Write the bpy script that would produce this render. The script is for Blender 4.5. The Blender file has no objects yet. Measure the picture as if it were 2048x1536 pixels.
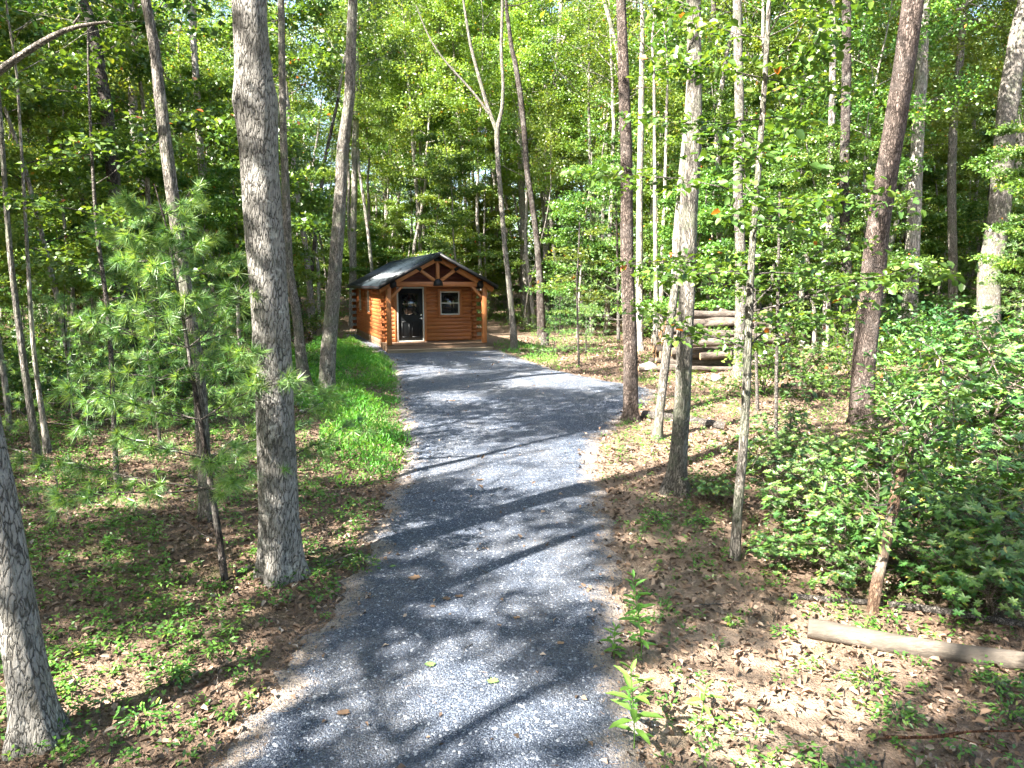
import bpy, math, random
import numpy as np
from mathutils import Vector

R = math.radians
SC = bpy.context.scene
COL = SC.collection
rng = np.random.default_rng(7)
random.seed(7)

# ------------------------------------------------------------------ camera, sky, sun, exposure
CAMZ, PITCH, FPX = 2.5, R(7.9), 1422.0
cam_d = bpy.data.cameras.new('camera'); cam = bpy.data.objects.new('camera', cam_d); COL.objects.link(cam)
cam.location = (0, 0, CAMZ); cam.rotation_euler = (math.pi/2-PITCH, 0, 0)
cam_d.sensor_width = 36; cam_d.lens = 36*FPX/2048; cam_d.clip_start = .05; cam_d.clip_end = 3000
SC.camera = cam
SHX, SHY, SUN_EL = 0.78, 0.625, R(44)                 # the way shadows fall on the ground
world = bpy.data.worlds.new("World"); SC.world = world; world.use_nodes = True
wn = world.node_tree
sky = wn.nodes.new('ShaderNodeTexSky'); sky.sky_type = 'NISHITA'; sky.sun_disc = False
sky.sun_elevation = SUN_EL; sky.sun_rotation = math.atan2(-SHX, -SHY); sky.air_density = 1.0; sky.dust_density = 2.5
wn.links.new(sky.outputs[0], wn.nodes['Background'].inputs[0]); wn.nodes['Background'].inputs[1].default_value = .072
sun_d = bpy.data.lights.new('sun', 'SUN'); sun = bpy.data.objects.new('sun', sun_d); COL.objects.link(sun)
sun_d.energy = 5; sun_d.angle = R(.55); sun_d.color = (1, .95, .86)
sv = Vector((SHX*math.cos(SUN_EL), SHY*math.cos(SUN_EL), -math.sin(SUN_EL)))
sun.rotation_euler = sv.to_track_quat('-Z', 'Y').to_euler()
SC.view_settings.view_transform = 'Standard'; SC.view_settings.look = 'None'
SC.view_settings.exposure = 3.28; SC.view_settings.gamma = 1
cy = SC.cycles
cy.max_bounces = 7; cy.diffuse_bounces = 4; cy.glossy_bounces = 2; cy.transmission_bounces = 4; cy.transparent_max_bounces = 4
cy.sample_clamp_indirect = 6; cy.use_denoising = True; cy.caustics_reflective = False; cy.caustics_refractive = False
cy.use_adaptive_sampling = True; cy.adaptive_threshold = .02

# ------------------------------------------------------------------ terrain and pixel helpers
def gz(x, y):
    x = np.asarray(x, float); y = np.asarray(y, float)
    s = np.clip(y/25, 0, 1)
    z = -.8*(1-s)**1.5
    q = np.clip((np.abs(x+.3-.0*y)-1.6)/2.5, 0, 1)
    q = np.where(y > 22, np.clip((np.hypot(x+4.5, (y-31)*.7)-6)/4, 0, 1), q)
    b = .05*np.sin(.9*x+1.3)*np.sin(.7*y+.5)+.03*np.sin(2.1*x+.6*y)+.02*np.sin(3.7*y-1.9*x+1)
    far = np.clip((y-48)/120, 0, 1)
    return z+b*q+far*8
def proj(x, y, z):
    dz = z-CAMZ; c, s = math.cos(PITCH), math.sin(PITCH)
    f = y*c-dz*s; u = y*s+dz*c
    f = np.where(f < .05, .05, f)
    return 1024+FPX*x/f, 768-FPX*u/f
def ray(px, py):
    c, s = math.cos(PITCH), math.sin(PITCH)
    a = (px-1024)/FPX; b = (768-py)/FPX
    return a, c+b*s, -s+b*c                            # x, y, z per unit depth
def G(px, py):
    a, b, c = ray(px, py); t = 20.
    lo, hi = .5, 400.
    for _ in range(60):
        t = (lo+hi)/2
        if CAMZ+c*t > float(gz(a*t, b*t)): lo = t
        else: hi = t
    return np.array([a*t, b*t, float(gz(a*t, b*t))])
def P(px, py, Y):
    a, b, c = ray(px, py); t = Y/b
    return np.array([a*t, Y, CAMZ+c*t])
def inpoly(px, py, poly):
    px = np.asarray(px); py = np.asarray(py); r = np.zeros(px.shape, bool); n = len(poly)
    for i in range(n):
        x1, y1 = poly[i]; x2, y2 = poly[(i+1) % n]
        if y1 == y2: continue
        k = ((y1 > py) != (y2 > py)) & (px < (x2-x1)*(py-y1)/(y2-y1)+x1)
        r ^= k
    return r
def nrm(v): return v/np.maximum(np.linalg.norm(v, axis=-1, keepdims=True), 1e-9)

# ------------------------------------------------------------------ mesh builder
class Geo:
    def __init__(s): s.V = []; s.Q = []; s.T = []; s.A = []; s.n = 0
    def add(s, v, q=None, t=None, a=.5):
        v = np.asarray(v, float).reshape(-1, 3)
        if q is not None: s.Q.append(np.asarray(q, int).reshape(-1, 4)+s.n)
        if t is not None: s.T.append(np.asarray(t, int).reshape(-1, 3)+s.n)
        s.V.append(v); s.A.append(np.broadcast_to(np.asarray(a, float), (len(v),)).copy()); s.n += len(v)
    def box(s, x0, x1, y0, y1, z0, z1, a=.5):
        v = [(x, y, z) for z in (z0, z1) for y in (y0, y1) for x in (x0, x1)]
        s.add(v, q=[(0, 2, 3, 1), (4, 5, 7, 6), (0, 1, 5, 4), (2, 6, 7, 3), (0, 4, 6, 2), (1, 3, 7, 5)], a=a)
    def beam(s, p, q, w, d, up=(0, 1, 0), a=.5):          # box from p to q; d along up, w across
        p = np.array(p, float); q = np.array(q, float); t = nrm(q-p); u = np.array(up, float); u = nrm(u-t*np.dot(u, t)); r = np.cross(t, u)
        v = [c+sx*r*w/2+sy*u*d/2 for c in (p, q) for sy in (-1, 1) for sx in (-1, 1)]
        s.add(v, q=[(0, 2, 3, 1), (4, 5, 7, 6), (0, 1, 5, 4), (2, 6, 7, 3), (0, 4, 6, 2), (1, 3, 7, 5)], a=a)
    def tube(s, pts, rad, n=8, a=.5, cap=True, rough=0., seed=0., lobes=0):
        pts = np.asarray(pts, float); K = len(pts); rad = np.broadcast_to(np.asarray(rad, float), (K,))
        t = nrm(np.gradient(pts, axis=0)); ref = np.array([1., 0, 0]) if abs(nrm(pts[-1]-pts[0])[2]) > .75 else np.array([0, 0, 1.])
        u = nrm(np.cross(t, ref)); w = np.cross(t, u)
        th = np.linspace(0, 2*math.pi, n, endpoint=False)
        rr = np.repeat(rad[:, None], n, 1)
        if rough:
            L = np.cumsum(np.r_[0, np.linalg.norm(np.diff(pts, axis=0), axis=1)])[:, None]/max(rad.max(), .01)
            T = th[None, :]
            rr = rr*(1+rough*(np.sin(3*T+L*.35+seed)+.7*np.sin(5*T-L*.5+seed*2)+.6*np.sin(2*T+L*1.3+seed*3)+.5*np.sin(7*T+L*1.9)*np.sin(L*.9+seed)))
            if lobes:
                k = np.exp(-L/1.6)
                rr = rr*(1+.22*k*np.sin(lobes*T+seed))
        v = pts[:, None, :]+rr[..., None]*(np.cos(th)[None, :, None]*u[:, None, :]+np.sin(th)[None, :, None]*w[:, None, :])
        i = np.arange(K-1)[:, None]*n; j = np.arange(n)[None, :]; j2 = (j+1) % n
        q = np.stack([i+j, i+j2, i+n+j2, i+n+j], -1).reshape(-1, 4)
        s.add(v.reshape(-1, 3), q=q, a=a)
        if cap:
            for e, o in ((0, 1), (K-1, 0)):
                c = len(s.V[-1]) if 0 else None
                ring = v[e]; m = ring.mean(0)
                tri = [(n, (k+1) % n, k) if o else (n, k, (k+1) % n) for k in range(n)]
                s.add(np.vstack([ring, m]), t=tri, a=a)
    def build(s, name, mat, parent=None, smooth=False, off=None):
        me = bpy.data.meshes.new(name)
        V = np.concatenate(s.V) if s.V else np.zeros((0, 3))
        if off is not None: V = V-np.asarray(off)
        Q = np.concatenate(s.Q) if s.Q else np.zeros((0, 4), int); T = np.concatenate(s.T) if s.T else np.zeros((0, 3), int)
        me.vertices.add(len(V)); me.vertices.foreach_set('co', V.astype(np.float32).ravel())
        me.loops.add(Q.size+T.size); me.loops.foreach_set('vertex_index', np.concatenate([Q.ravel(), T.ravel()]).astype(np.int32))
        me.polygons.add(len(Q)+len(T))
        me.polygons.foreach_set('loop_start', np.concatenate([np.arange(len(Q))*4, Q.size+np.arange(len(T))*3]).astype(np.int32))
        if smooth: me.polygons.foreach_set('use_smooth', np.ones(len(Q)+len(T), bool))
        at = me.attributes.new('v', 'FLOAT', 'POINT'); at.data.foreach_set('value', np.concatenate(s.A).astype(np.float32) if s.A else np.zeros(0, np.float32))
        me.update(calc_edges=True)
        me.materials.append(mat)
        o = bpy.data.objects.new(name, me); COL.objects.link(o)
        if parent is not None: o.parent = parent
        return o
def tag(o, label=None, cat=None, group=None, kind=None):
    if label: o['label'] = label
    if cat: o['category'] = cat
    if group: o['group'] = group
    if kind: o['kind'] = kind
    return o
def empty(name, loc, rz=0):
    o = bpy.data.objects.new(name, None); COL.objects.link(o); o.location = loc; o.rotation_euler = (0, 0, rz); o.empty_display_size = .2
    return o
def copy_tree(o, parent=None):
    c = o.copy(); COL.objects.link(c)
    if parent is not None: c.parent = parent
    for ch in list(o.children): copy_tree(ch, c)
    return c

# ------------------------------------------------------------------ materials
class NT:
    def __init__(s, name):
        s.m = bpy.data.materials.new(name); s.m.use_nodes = True; s.t = s.m.node_tree; s.t.nodes.clear()
        s.out = s.n('ShaderNodeOutputMaterial')
    def n(s, kind, **k):
        nd = s.t.nodes.new(kind)
        for a, b in k.items():
            if a.startswith('i_'): nd.inputs[int(a[2:])].default_value = b
            else: setattr(nd, a, b)
        return nd
    def l(s, a, b): s.t.links.new(a, b); return b
    def coords(s, scale=(1, 1, 1), rnd=True, kind='Object'):
        tc = s.n('ShaderNodeTexCoord'); mp = s.n('ShaderNodeMapping'); mp.inputs['Scale'].default_value = scale
        s.l(tc.outputs[kind], mp.inputs[0])
        if rnd:
            oi = s.n('ShaderNodeObjectInfo'); mu = s.n('ShaderNodeMath', operation='MULTIPLY', i_1=37.)
            s.l(oi.outputs['Random'], mu.inputs[0]); s.l(mu.outputs[0], mp.inputs['Location'])
        return mp.outputs[0]
    def noise(s, co, scale, detail=4, rough=.55, dist=0.):
        nd = s.n('ShaderNodeTexNoise'); nd.inputs['Scale'].default_value = scale; nd.inputs['Detail'].default_value = detail
        nd.inputs['Roughness'].default_value = rough; nd.inputs['Distortion'].default_value = dist
        s.l(co, nd.inputs['Vector']); return nd.outputs['Fac']
    def vor(s, co, scale, feature='F1', rand=1.):
        nd = s.n('ShaderNodeTexVoronoi', feature=feature); nd.inputs['Scale'].default_value = scale; nd.inputs['Randomness'].default_value = rand
        s.l(co, nd.inputs['Vector']); return nd
    def ramp(s, fac, stops, interp='LINEAR'):
        nd = s.n('ShaderNodeValToRGB'); cr = nd.color_ramp; cr.interpolation = interp
        while len(cr.elements) < len(stops): cr.elements.new(.5)
        for e, (p, c) in zip(cr.elements, stops): e.position = p; e.color = (*c, 1) if len(c) == 3 else c
        s.l(fac, nd.inputs[0]); return nd.outputs[0]
    def mix(s, f, a, b, mode='MIX'):
        nd = s.n('ShaderNodeMix', data_type='RGBA', blend_type=mode)
        for i, x in ((0, f), (6, a), (7, b)):
            if hasattr(x, 'links'): s.l(x, nd.inputs[i])
            else: nd.inputs[i].default_value = x if i == 0 else (*x, 1)
        return nd.outputs[2]
    def math(s, op, a, b=0., c=None):
        nd = s.n('ShaderNodeMath', operation=op)
        for i, x in enumerate((a, b) if c is None else (a, b, c)):
            if hasattr(x, 'links'): s.l(x, nd.inputs[i])
            else: nd.inputs[i].default_value = x
        return nd.outputs[0]
    def attr(s, name='v'): return s.n('ShaderNodeAttribute', attribute_name=name).outputs['Fac']
    def bsdf(s, col, rough=.8, spec=.3, metal=0., bump=None, bstr=.5, bdist=.02):
        b = s.n('ShaderNodeBsdfPrincipled')
        for i, x in (('Base Color', col), ('Roughness', rough)):
            if hasattr(x, 'links'): s.l(x, b.inputs[i])
            else: b.inputs[i].default_value = x if i == 'Roughness' else (*x, 1)
        b.inputs['Specular IOR Level'].default_value = spec; b.inputs['Metallic'].default_value = metal
        if bump is not None:
            bp = s.n('ShaderNodeBump'); bp.inputs['Strength'].default_value = bstr; bp.inputs['Distance'].default_value = bdist
            s.l(bump, bp.inputs['Height']); s.l(bp.outputs[0], b.inputs['Normal'])
        s.l(b.outputs[0], s.out.inputs[0]); return b

def mat_leaf(name, stops, trans=.38, gloss=.05, bright=1.15):
    m = NT(name); v = m.attr(); oi = m.n('ShaderNodeObjectInfo')
    c = m.ramp(v, stops)
    h = m.n('ShaderNodeHueSaturation'); m.l(c, h.inputs['Color'])
    m.l(m.math('MULTIPLY_ADD', oi.outputs['Random'], .03, .485), h.inputs['Hue'])
    m.l(m.math('MULTIPLY_ADD', oi.outputs['Random'], .35, .85*bright), h.inputs['Value'])
    d = m.n('ShaderNodeBsdfDiffuse'); t = m.n('ShaderNodeBsdfTranslucent'); g = m.n('ShaderNodeBsdfGlossy'); g.inputs['Roughness'].default_value = .42
    m.l(h.outputs[0], d.inputs[0])
    tc = m.mix(1., h.outputs[0], (1.5, 1.35, .45), 'MULTIPLY'); m.l(tc, t.inputs[0])
    s1 = m.n('ShaderNodeMixShader', i_0=trans); m.l(d.outputs[0], s1.inputs[1]); m.l(t.outputs[0], s1.inputs[2])
    s2 = m.n('ShaderNodeMixShader', i_0=gloss); m.l(s1.outputs[0], s2.inputs[1]); m.l(g.outputs[0], s2.inputs[2])
    m.l(s2.outputs[0], m.out.inputs[0]); return m.m
def mat_bark(name, dark, light, moss=(.16, .18, .12), sc=(26, 26, 7), lich=.55, crack=.12, bd=.03, patch=True, plates=False):
    m = NT(name); co = m.coords(sc)
    wob = m.noise(co, .9, 3); cow = m.n('ShaderNodeVectorMath', operation='ADD'); m.l(co, cow.inputs[0])
    sc2 = m.n('ShaderNodeVectorMath', operation='SCALE'); cmb = m.n('ShaderNodeCombineXYZ'); m.l(wob, cmb.inputs[0]); m.l(wob, cmb.inputs[1]); m.l(wob, cmb.inputs[2])
    m.l(cmb.outputs[0], sc2.inputs[0]); sc2.inputs['Scale'].default_value = 1.9; m.l(sc2.outputs[0], cow.inputs[1])
    e = m.vor(cow.outputs[0], 1., 'DISTANCE_TO_EDGE').outputs['Distance']
    msk = m.noise(co, .55, 4, .7); e = m.math('ADD', e, m.ramp(msk, [(.5, (0, 0, 0)), (.72, (crack*1.1,)*3)]))
    rg = m.math('ABSOLUTE', m.math('SUBTRACT', m.noise(cow.outputs[0], .75, 5, .65), .5)); e = e if plates else m.math('MINIMUM', e, m.math('MULTIPLY', rg, 2.6*crack/.1))
    crk = m.ramp(e, [(0, (0, 0, 0)), (crack*.5, (.35, .35, .35)), (crack*1.1, (.85, .85, .85)), (crack*2.4, (1, 1, 1))])
    fine = m.noise(co, 2.6, 6, .75)
    col = m.mix(fine, dark, light)
    col = m.mix(m.math('SUBTRACT', 1., crk), col, tuple(x*.32 for x in dark))
    cw = m.coords((1, 1, 1))
    if patch:
        pn = m.ramp(m.noise(cw, 2.3, 5, .7), [(lich-.06, (0, 0, 0)), (lich+.08, (1, 1, 1))])
        col = m.mix(m.math('MULTIPLY', pn, .6), col, moss)
        p2 = m.ramp(m.noise(cw, 5.5, 4, .7), [(.6, (0, 0, 0)), (.68, (1, 1, 1))])
        col = m.mix(m.math('MULTIPLY', p2, .55), col, tuple(min(.62, x*1.45) for x in light))
    hgt = m.math('ADD', m.math('MULTIPLY', crk, .8), m.math('MULTIPLY', fine, .5))
    m.bsdf(col, .9, .15, bump=hgt, bstr=.9, bdist=bd); return m.m
M = {}
M['leaf'] = mat_leaf('broad_leaf', [(0, (.03, .075, .016)), (.35, (.055, .125, .024)), (.75, (.105, .19, .034)), (.95, (.18, .25, .045)), (.992, (.19, .22, .04)), (.996, (.36, .13, .03))])
M['leaf_y'] = mat_leaf('yellow_green_leaf', [(0, (.06, .11, .02)), (.4, (.11, .18, .032)), (.8, (.18, .25, .045)), (.955, (.22, .26, .04)), (.975, (.36, .17, .03))], .42)
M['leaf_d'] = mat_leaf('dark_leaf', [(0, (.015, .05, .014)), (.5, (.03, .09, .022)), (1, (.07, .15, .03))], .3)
M['laurel'] = mat_leaf('laurel_leaf', [(0, (.03, .085, .018)), (.5, (.065, .145, .028)), (.93, (.17, .26, .05)), (1, (.34, .28, .05))], .32, .07)
M['needle'] = mat_leaf('pine_needle', [(0, (.05, .13, .04)), (.5, (.12, .25, .07)), (1, (.32, .42, .12))], .42, .06)
M['grass'] = mat_leaf('bright_grass', [(0, (.03, .12, .012)), (.45, (.07, .23, .022)), (.85, (.15, .33, .04)), (1, (.32, .37, .10))], .38, .03)
M['cover'] = mat_leaf('seedling_leaf', [(0, (.03, .1, .015)), (.5, (.07, .18, .025)), (.9, (.14, .26, .04)), (1, (.3, .3, .05))], .32, .05)
M['weed'] = mat_leaf('weed_leaf', [(0, (.07, .19, .03)), (1, (.14, .3, .05))], .35, .05)
M['bark_oak'] = mat_bark('oak_bark', (.19, .175, .155), (.44, .415, .38), moss=(.13, .12, .10), sc=(36, 36, 9), crack=.085, bd=.05, plates=True)
M['bark_grey'] = mat_bark('grey_bark', (.18, .16, .138), (.40, .36, .315), sc=(34, 34, 6), crack=.1, bd=.03)
M['bark_far'] = mat_bark('pale_bark', (.24, .21, .185), (.5, .45, .40), sc=(14, 14, 3), crack=.05, bd=.02)
M['bark_pine'] = mat_bark('pine_bark', (.10, .075, .06), (.25, .195, .17), moss=(.13, .11, .10), sc=(24, 24, 8), crack=.16, bd=.04)
M['bark_dark'] = mat_bark('dark_bark', (.055, .045, .04), (.15, .12, .105), moss=(.2, .19, .17), sc=(24, 24, 6), bd=.03)
M['twig'] = mat_bark('twig_bark', (.13, .11, .095), (.30, .27, .24), sc=(30, 30, 30), patch=False)
M['laurel_bark'] = mat_bark('laurel_bark', (.17, .10, .065), (.33, .22, .15), moss=(.3, .27, .23), sc=(45, 45, 8), bd=.01)
M['laurel_twig'] = mat_bark('laurel_twig', (.26, .20, .15), (.46, .38, .31), sc=(30, 30, 30), patch=False)
M['dead'] = mat_bark('dead_wood', (.22, .19, .16), (.48, .43, .38), sc=(26, 26, 26), patch=False)
M['red_dead'] = mat_bark('rotten_wood', (.16, .07, .04), (.30, .15, .09), sc=(26, 26, 6), patch=False)

def mat_ground():
    m = NT('forest_floor'); co = m.coords((1, 1, 1), rnd=False)
    a = m.noise(co, .35, 5, .6); b = m.noise(co, 2.2, 6, .65); vo = m.vor(co, 26.); v2 = m.vor(co, 60.)
    f = m.noise(co, 38., 4, .75, .8)
    col = m.ramp(vo.outputs['Distance'], [(0, (.22, .165, .13)), (.5, (.14, .105, .082)), (.9, (.07, .054, .044))])
    cr = m.n('ShaderNodeSeparateColor'); m.l(vo.outputs['Color'], cr.inputs[0])
    col = m.mix(m.math('MULTIPLY', cr.outputs[0], .6), col, (.33, .22, .15))
    col = m.mix(m.ramp(f, [(.42, (0, 0, 0)), (.6, (1, 1, 1))]), col, (.12, .08, .055))
    gm = m.ramp(b, [(.5, (0, 0, 0)), (.62, (1, 1, 1))]); gm2 = m.ramp(a, [(.46, (0, 0, 0)), (.6, (1, 1, 1))])
    col = m.mix(m.math('MULTIPLY', m.math('MULTIPLY', gm, gm2), .6), col, (.06, .09, .025))
    sx = m.n('ShaderNodeSeparateXYZ'); m.l(co, sx.inputs[0])
    # sandy soil: the strip that lies on the right of the drive, in the ground's own metres
    s1 = m.math('ADD', sx.outputs[0], m.math('MULTIPLY', m.math('SUBTRACT', b, .5), 2.6))
    sand = m.math('MULTIPLY', m.ramp(m.math('MULTIPLY_ADD', s1, .1, .5), [(.52, (0, 0, 0)), (.56, (1, 1, 1)), (.72, (1, 1, 1)), (.82, (0, 0, 0))]),
                  m.ramp(m.math('MULTIPLY', sx.outputs[1], .05), [(.3, (1, 1, 1)), (.55, (.5, .5, .5)), (.8, (0, 0, 0))]))
    col = m.mix(m.math('MULTIPLY', m.math('MULTIPLY', sand, m.ramp(b, [(.35, (.1, .1, .1)), (.6, (1, 1, 1))])), .75), col, (.36, .27, .2))
    h = m.math('ADD', m.math('MULTIPLY', f, .6), m.math('MULTIPLY', v2.outputs['Distance'], .5))
    m.bsdf(col, .95, .1, bump=h, bstr=.9, bdist=.03); return m.m
M['ground'] = mat_ground()
def mat_drive():
    m = NT('gravel_drive'); co = m.coords((1, 1, 1), rnd=False)
    vo = m.vor(co, 105.); v2 = m.vor(co, 46.); b = m.noise(co, 1.2, 5, .6)
    s = m.n('ShaderNodeSeparateColor'); m.l(vo.outputs['Color'], s.inputs[0])
    s2 = m.n('ShaderNodeSeparateColor'); m.l(v2.outputs['Color'], s2.inputs[0])
    col = m.ramp(s.outputs[0], [(0, (.026, .034, .052)), (.5, (.064, .077, .104)), (.85, (.13, .148, .185)), (.99, (.26, .29, .35))])
    col = m.mix(m.ramp(b, [(.42, (0, 0, 0)), (.7, (.5, .5, .5))]), col, (.15, .14, .13)); col = m.mix(m.ramp(m.noise(co, 9., 6, .75), [(.5, (0, 0, 0)), (.72, (.55, .55, .55))]), col, (.045, .05, .062))
    sp = m.ramp(s2.outputs[1], [(.95, (0, 0, 0)), (.965, (1, 1, 1))]); col = m.mix(m.math('MULTIPLY', sp, .5), col, (.6, .62, .66))
    e = m.math('ADD', m.attr(), m.math('MULTIPLY', m.math('SUBTRACT', m.noise(co, 3.2, 6, .7), .5), 1.1))
    edge = m.ramp(e, [(.18, (1, 1, 1)), (.5, (0, 0, 0))])
    soil = m.ramp(m.noise(co, 22, 5, .7), [(.35, (.16, .125, .1)), (.65, (.34, .29, .25))])
    col = m.mix(edge, col, soil)
    h = m.math('ADD', m.math('MULTIPLY', vo.outputs['Distance'], -.7), m.math('MULTIPLY', v2.outputs['Distance'], -.8))
    m.bsdf(col, .85, .3, bump=h, bstr=1., bdist=.018); return m.m
M['drive'] = mat_drive()
def mat_attr(name, stops, rough=.8, spec=.3):
    m = NT(name); m.bsdf(m.ramp(m.attr(), stops), rough, spec); return m.m
M['stone'] = mat_attr('gravel_stone', [(0, (.03, .04, .065)), (.6, (.075, .095, .135)), (.96, (.12, .15, .2)), (.99, (.42, .45, .5)), (1, (.72, .74, .78))], .7)
M['litter'] = mat_attr('dry_leaf', [(0, (.07, .05, .036)), (.35, (.15, .10, .07)), (.7, (.26, .175, .12)), (.9, (.36, .27, .2)), (1, (.42, .35, .28))], .8, .2)
M['brown_leaf'] = mat_attr('fallen_oak_leaf', [(0, (.07, .045, .03)), (.5, (.16, .10, .06)), (.8, (.24, .15, .09)), (1, (.12, .2, .06))], .6, .3)

# ------------------------------------------------------------------ leaves
def leaf_blades(g, c, n, d, L, W, a, fold=.18, fancy=False):
    """c: where each blade starts, n: its normal, d: its direction."""
    n = nrm(n); d = nrm(d-n*np.sum(d*n, 1, keepdims=True)); s = np.cross(n, d); L = np.broadcast_to(L, (len(c),))[:, None]; W = np.broadcast_to(W, (len(c),))[:, None]
    up = n*W*fold; N = len(c); i = np.arange(N)[:, None]
    if fancy:
        v = np.stack([c, c+d*L*.35+s*W*.46+up, c+d*L*.75+s*W*.36+up*.6-n*L*.04, c+d*L-n*L*.12, c+d*L*.75-s*W*.36+up*.6-n*L*.04, c+d*L*.35-s*W*.46+up], 1)
        q = np.concatenate([i*6+np.array([[0, 1, 2, 3]]), i*6+np.array([[0, 3, 4, 5]])]); k = 6
        g.add(v, q=q, a=np.repeat(a, k))
    else:
        v = np.stack([c, c+d*L*.5+s*W*.5+up, c+d*L, c+d*L*.5-s*W*.5+up], 1); k = 4
        g.add(v, q=i*4+np.array([[0, 1, 2, 3]]), a=np.repeat(a, k))
def clump_leaves(g, cl, per, size, r=rng, up=1., jit=.6, fancy=False, asp=.62):
    """cl: rows x, y, z, radius, flatness."""
    cl = np.asarray(cl, float)
    if not len(cl): return
    k = np.repeat(np.arange(len(cl)), np.maximum(2, (per*(.6+.8*r.random(len(cl)))).astype(int)))
    c = cl[k]; N = len(k)
    p = r.normal(size=(N, 3)); p = nrm(p)*(r.random((N, 1))**.45)
    p[:, 2] *= c[:, 4]; p *= c[:, 3:4]; pos = c[:, :3]+p
    n = r.normal(size=(N, 3))*jit; n[:, 2] += up
    d = p*1.2/np.maximum(c[:, 3:4], .01)+r.normal(size=(N, 3))*.6; d[:, 2] -= .25
    L = size*(.65+.7*r.random(N)); base = r.random(len(cl))[k]
    a = np.clip(.55*r.random(N)+.45*base, 0, .985); a = np.where(r.random(N) < .006, .999, a)
    leaf_blades(g, pos, n, d, L, L*asp, a, fancy=fancy)
def tufts(g, cen, dirs, per, L, W, r=rng):
    N = len(cen); k = np.repeat(np.arange(N), per); M_ = len(k)
    d = nrm(dirs)[k]*.75+r.normal(size=(M_, 3))*.62; d = nrm(d); n = r.normal(size=(M_, 3)); s = nrm(np.cross(d, n))
    c = np.asarray(cen)[k]+d*.004; LL = (L*(.7+.5*r.random(M_)))[:, None]
    tip = c+d*LL; tip[:, 2] -= (LL[:, 0]*.12)
    v = np.stack([c+s*W/2, tip, c-s*W/2], 1)
    a = np.clip(.5*r.random(M_)+.5*r.random(N)[k], 0, 1)
    g.add(v, t=np.arange(M_)[:, None]*3+np.array([[0, 1, 2]]), a=np.repeat(a, 3))
def bez(p, d, L, k, r, wob=.12, lift=0.):
    """a wandering polyline from p along d"""
    pts = [np.array(p, float)]; d = nrm(np.array(d, float))
    for i in range(k):
        d = nrm(d+r.normal(size=3)*wob+np.array([0, 0, lift])); pts.append(pts[-1]+d*L/k)
    return np.array(pts)

# ---- sun patches on the ground, (x, y, half width, half height) in metres-on-the-ground found from the photograph: gaps of the canopy
SPOTS_PX = [(990, 940, 185, 30), (870, 900, 70, 11), (1120, 905, 110, 14), (1215, 905, 90, 24), (1180, 1080, 40, 16), (870, 1040, 55, 10), (1010, 1110, 70, 12), (1120, 1190, 100, 20),
 (880, 1300, 70, 20), (950, 1440, 230, 55), (1450, 1390, 210, 85), (1750, 1340, 260, 60), (1620, 1260, 120, 30), (1330, 1310, 90, 40), (1950, 1290, 90, 40), (1280, 1500, 130, 50), (1560, 1500, 100, 30), (1880, 1450, 100, 45),
 (760, 850, 55, 30), (720, 890, 50, 20), (760, 950, 40, 20), (615, 1045, 40, 14), (560, 1125, 30, 25), (470, 1130, 60, 14), (240, 1380, 110, 26), (110, 1330, 40, 20), (380, 1290, 50, 12), (40, 1380, 40, 40),
 (250, 915, 120, 12), (1440, 690, 110, 36), (1400, 820, 90, 18), (1330, 850, 60, 50), (1340, 930, 70, 14), (1850, 770, 220, 70), (1980, 700, 90, 40), (1880, 960, 120, 40), (1600, 880, 90, 20), (1700, 1010, 110, 20), (1950, 1080, 90, 25), (1650, 1130, 60, 14),
 (900, 797, 70, 6), (1130, 768, 110, 7), (960, 858, 70, 7), (860, 745, 60, 4), (930, 728, 50, 3), (1180, 700, 90, 14), (1100, 720, 40, 8), (700, 720, 60, 14), (660, 800, 30, 14), (1050, 720, 30, 10), (1290, 640, 80, 8), (1700, 650, 120, 10), (1550, 750, 60, 8), (1460, 765, 60, 8),
 (1720, 880, 260, 110), (1950, 980, 140, 90), (120, 970, 70, 10), (330, 1000, 60, 14), (160, 1110, 70, 14), (200, 770, 140, 14), (430, 760, 60, 12), (360, 880, 60, 12), (1100, 1010, 50, 8)]
tanE = math.tan(SUN_EL)
SUNV = -np.array(sv)
TARGETS = []
for (bx_, by_, qx_, qy_, r_) in [(450, 1160, 400, 640, .35), (450, 1160, 470, 690, .3), (450, 1160, 300, 760, .35), (450, 1160, 430, 560, .3), (322, 905, 340, 700, .5), (322, 905, 250, 640, .4), (150, 880, 150, 800, .4), (450, 1160, 250, 960, .3),
    (563, 1152, 515, 280, .22), (563, 1152, 500, 90, .3), (563, 1152, 535, 520, .2), (563, 1152, 560, 1100, .25), (74, 1480, 40, 1250, .2), (415, 1040, 340, 380, .3), (655, 796, 690, 240, .5), (655, 796, 660, 690, .3), (1350, 984, 1368, 760, .35), (1350, 984, 1390, 250, .3),
    (1724, 852, 1735, 620, .5), (1724, 852, 1765, 400, .4), (1262, 842, 1262, 760, .3), (1029, 702, 995, 260, .8), (1469, 1117, 1485, 880, .25), (1479, 756, 1481, 600, .4), (1978, 704, 2000, 400, .6), (1817, 704, 1818, 640, .9), (1530, 960, 1560, 860, .5), (1600, 900, 1640, 800, .6), (1900, 920, 1900, 760, .9), (1990, 890, 2000, 740, .9), (1850, 1040, 1860, 930, .5), (1930, 1100, 1950, 1000, .4), (1780, 1140, 1700, 1060, .4), (713, 671, 722, 600, .5), (775, 702, 745, 640, .35), (265, 775, 240, 480, .4), (1469, 1117, 1450, 520, .4), (1469, 1117, 1620, 480, .4)]:
    TARGETS.append((P(qx_, qy_, G(bx_, by_)[1]), r_))
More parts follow.
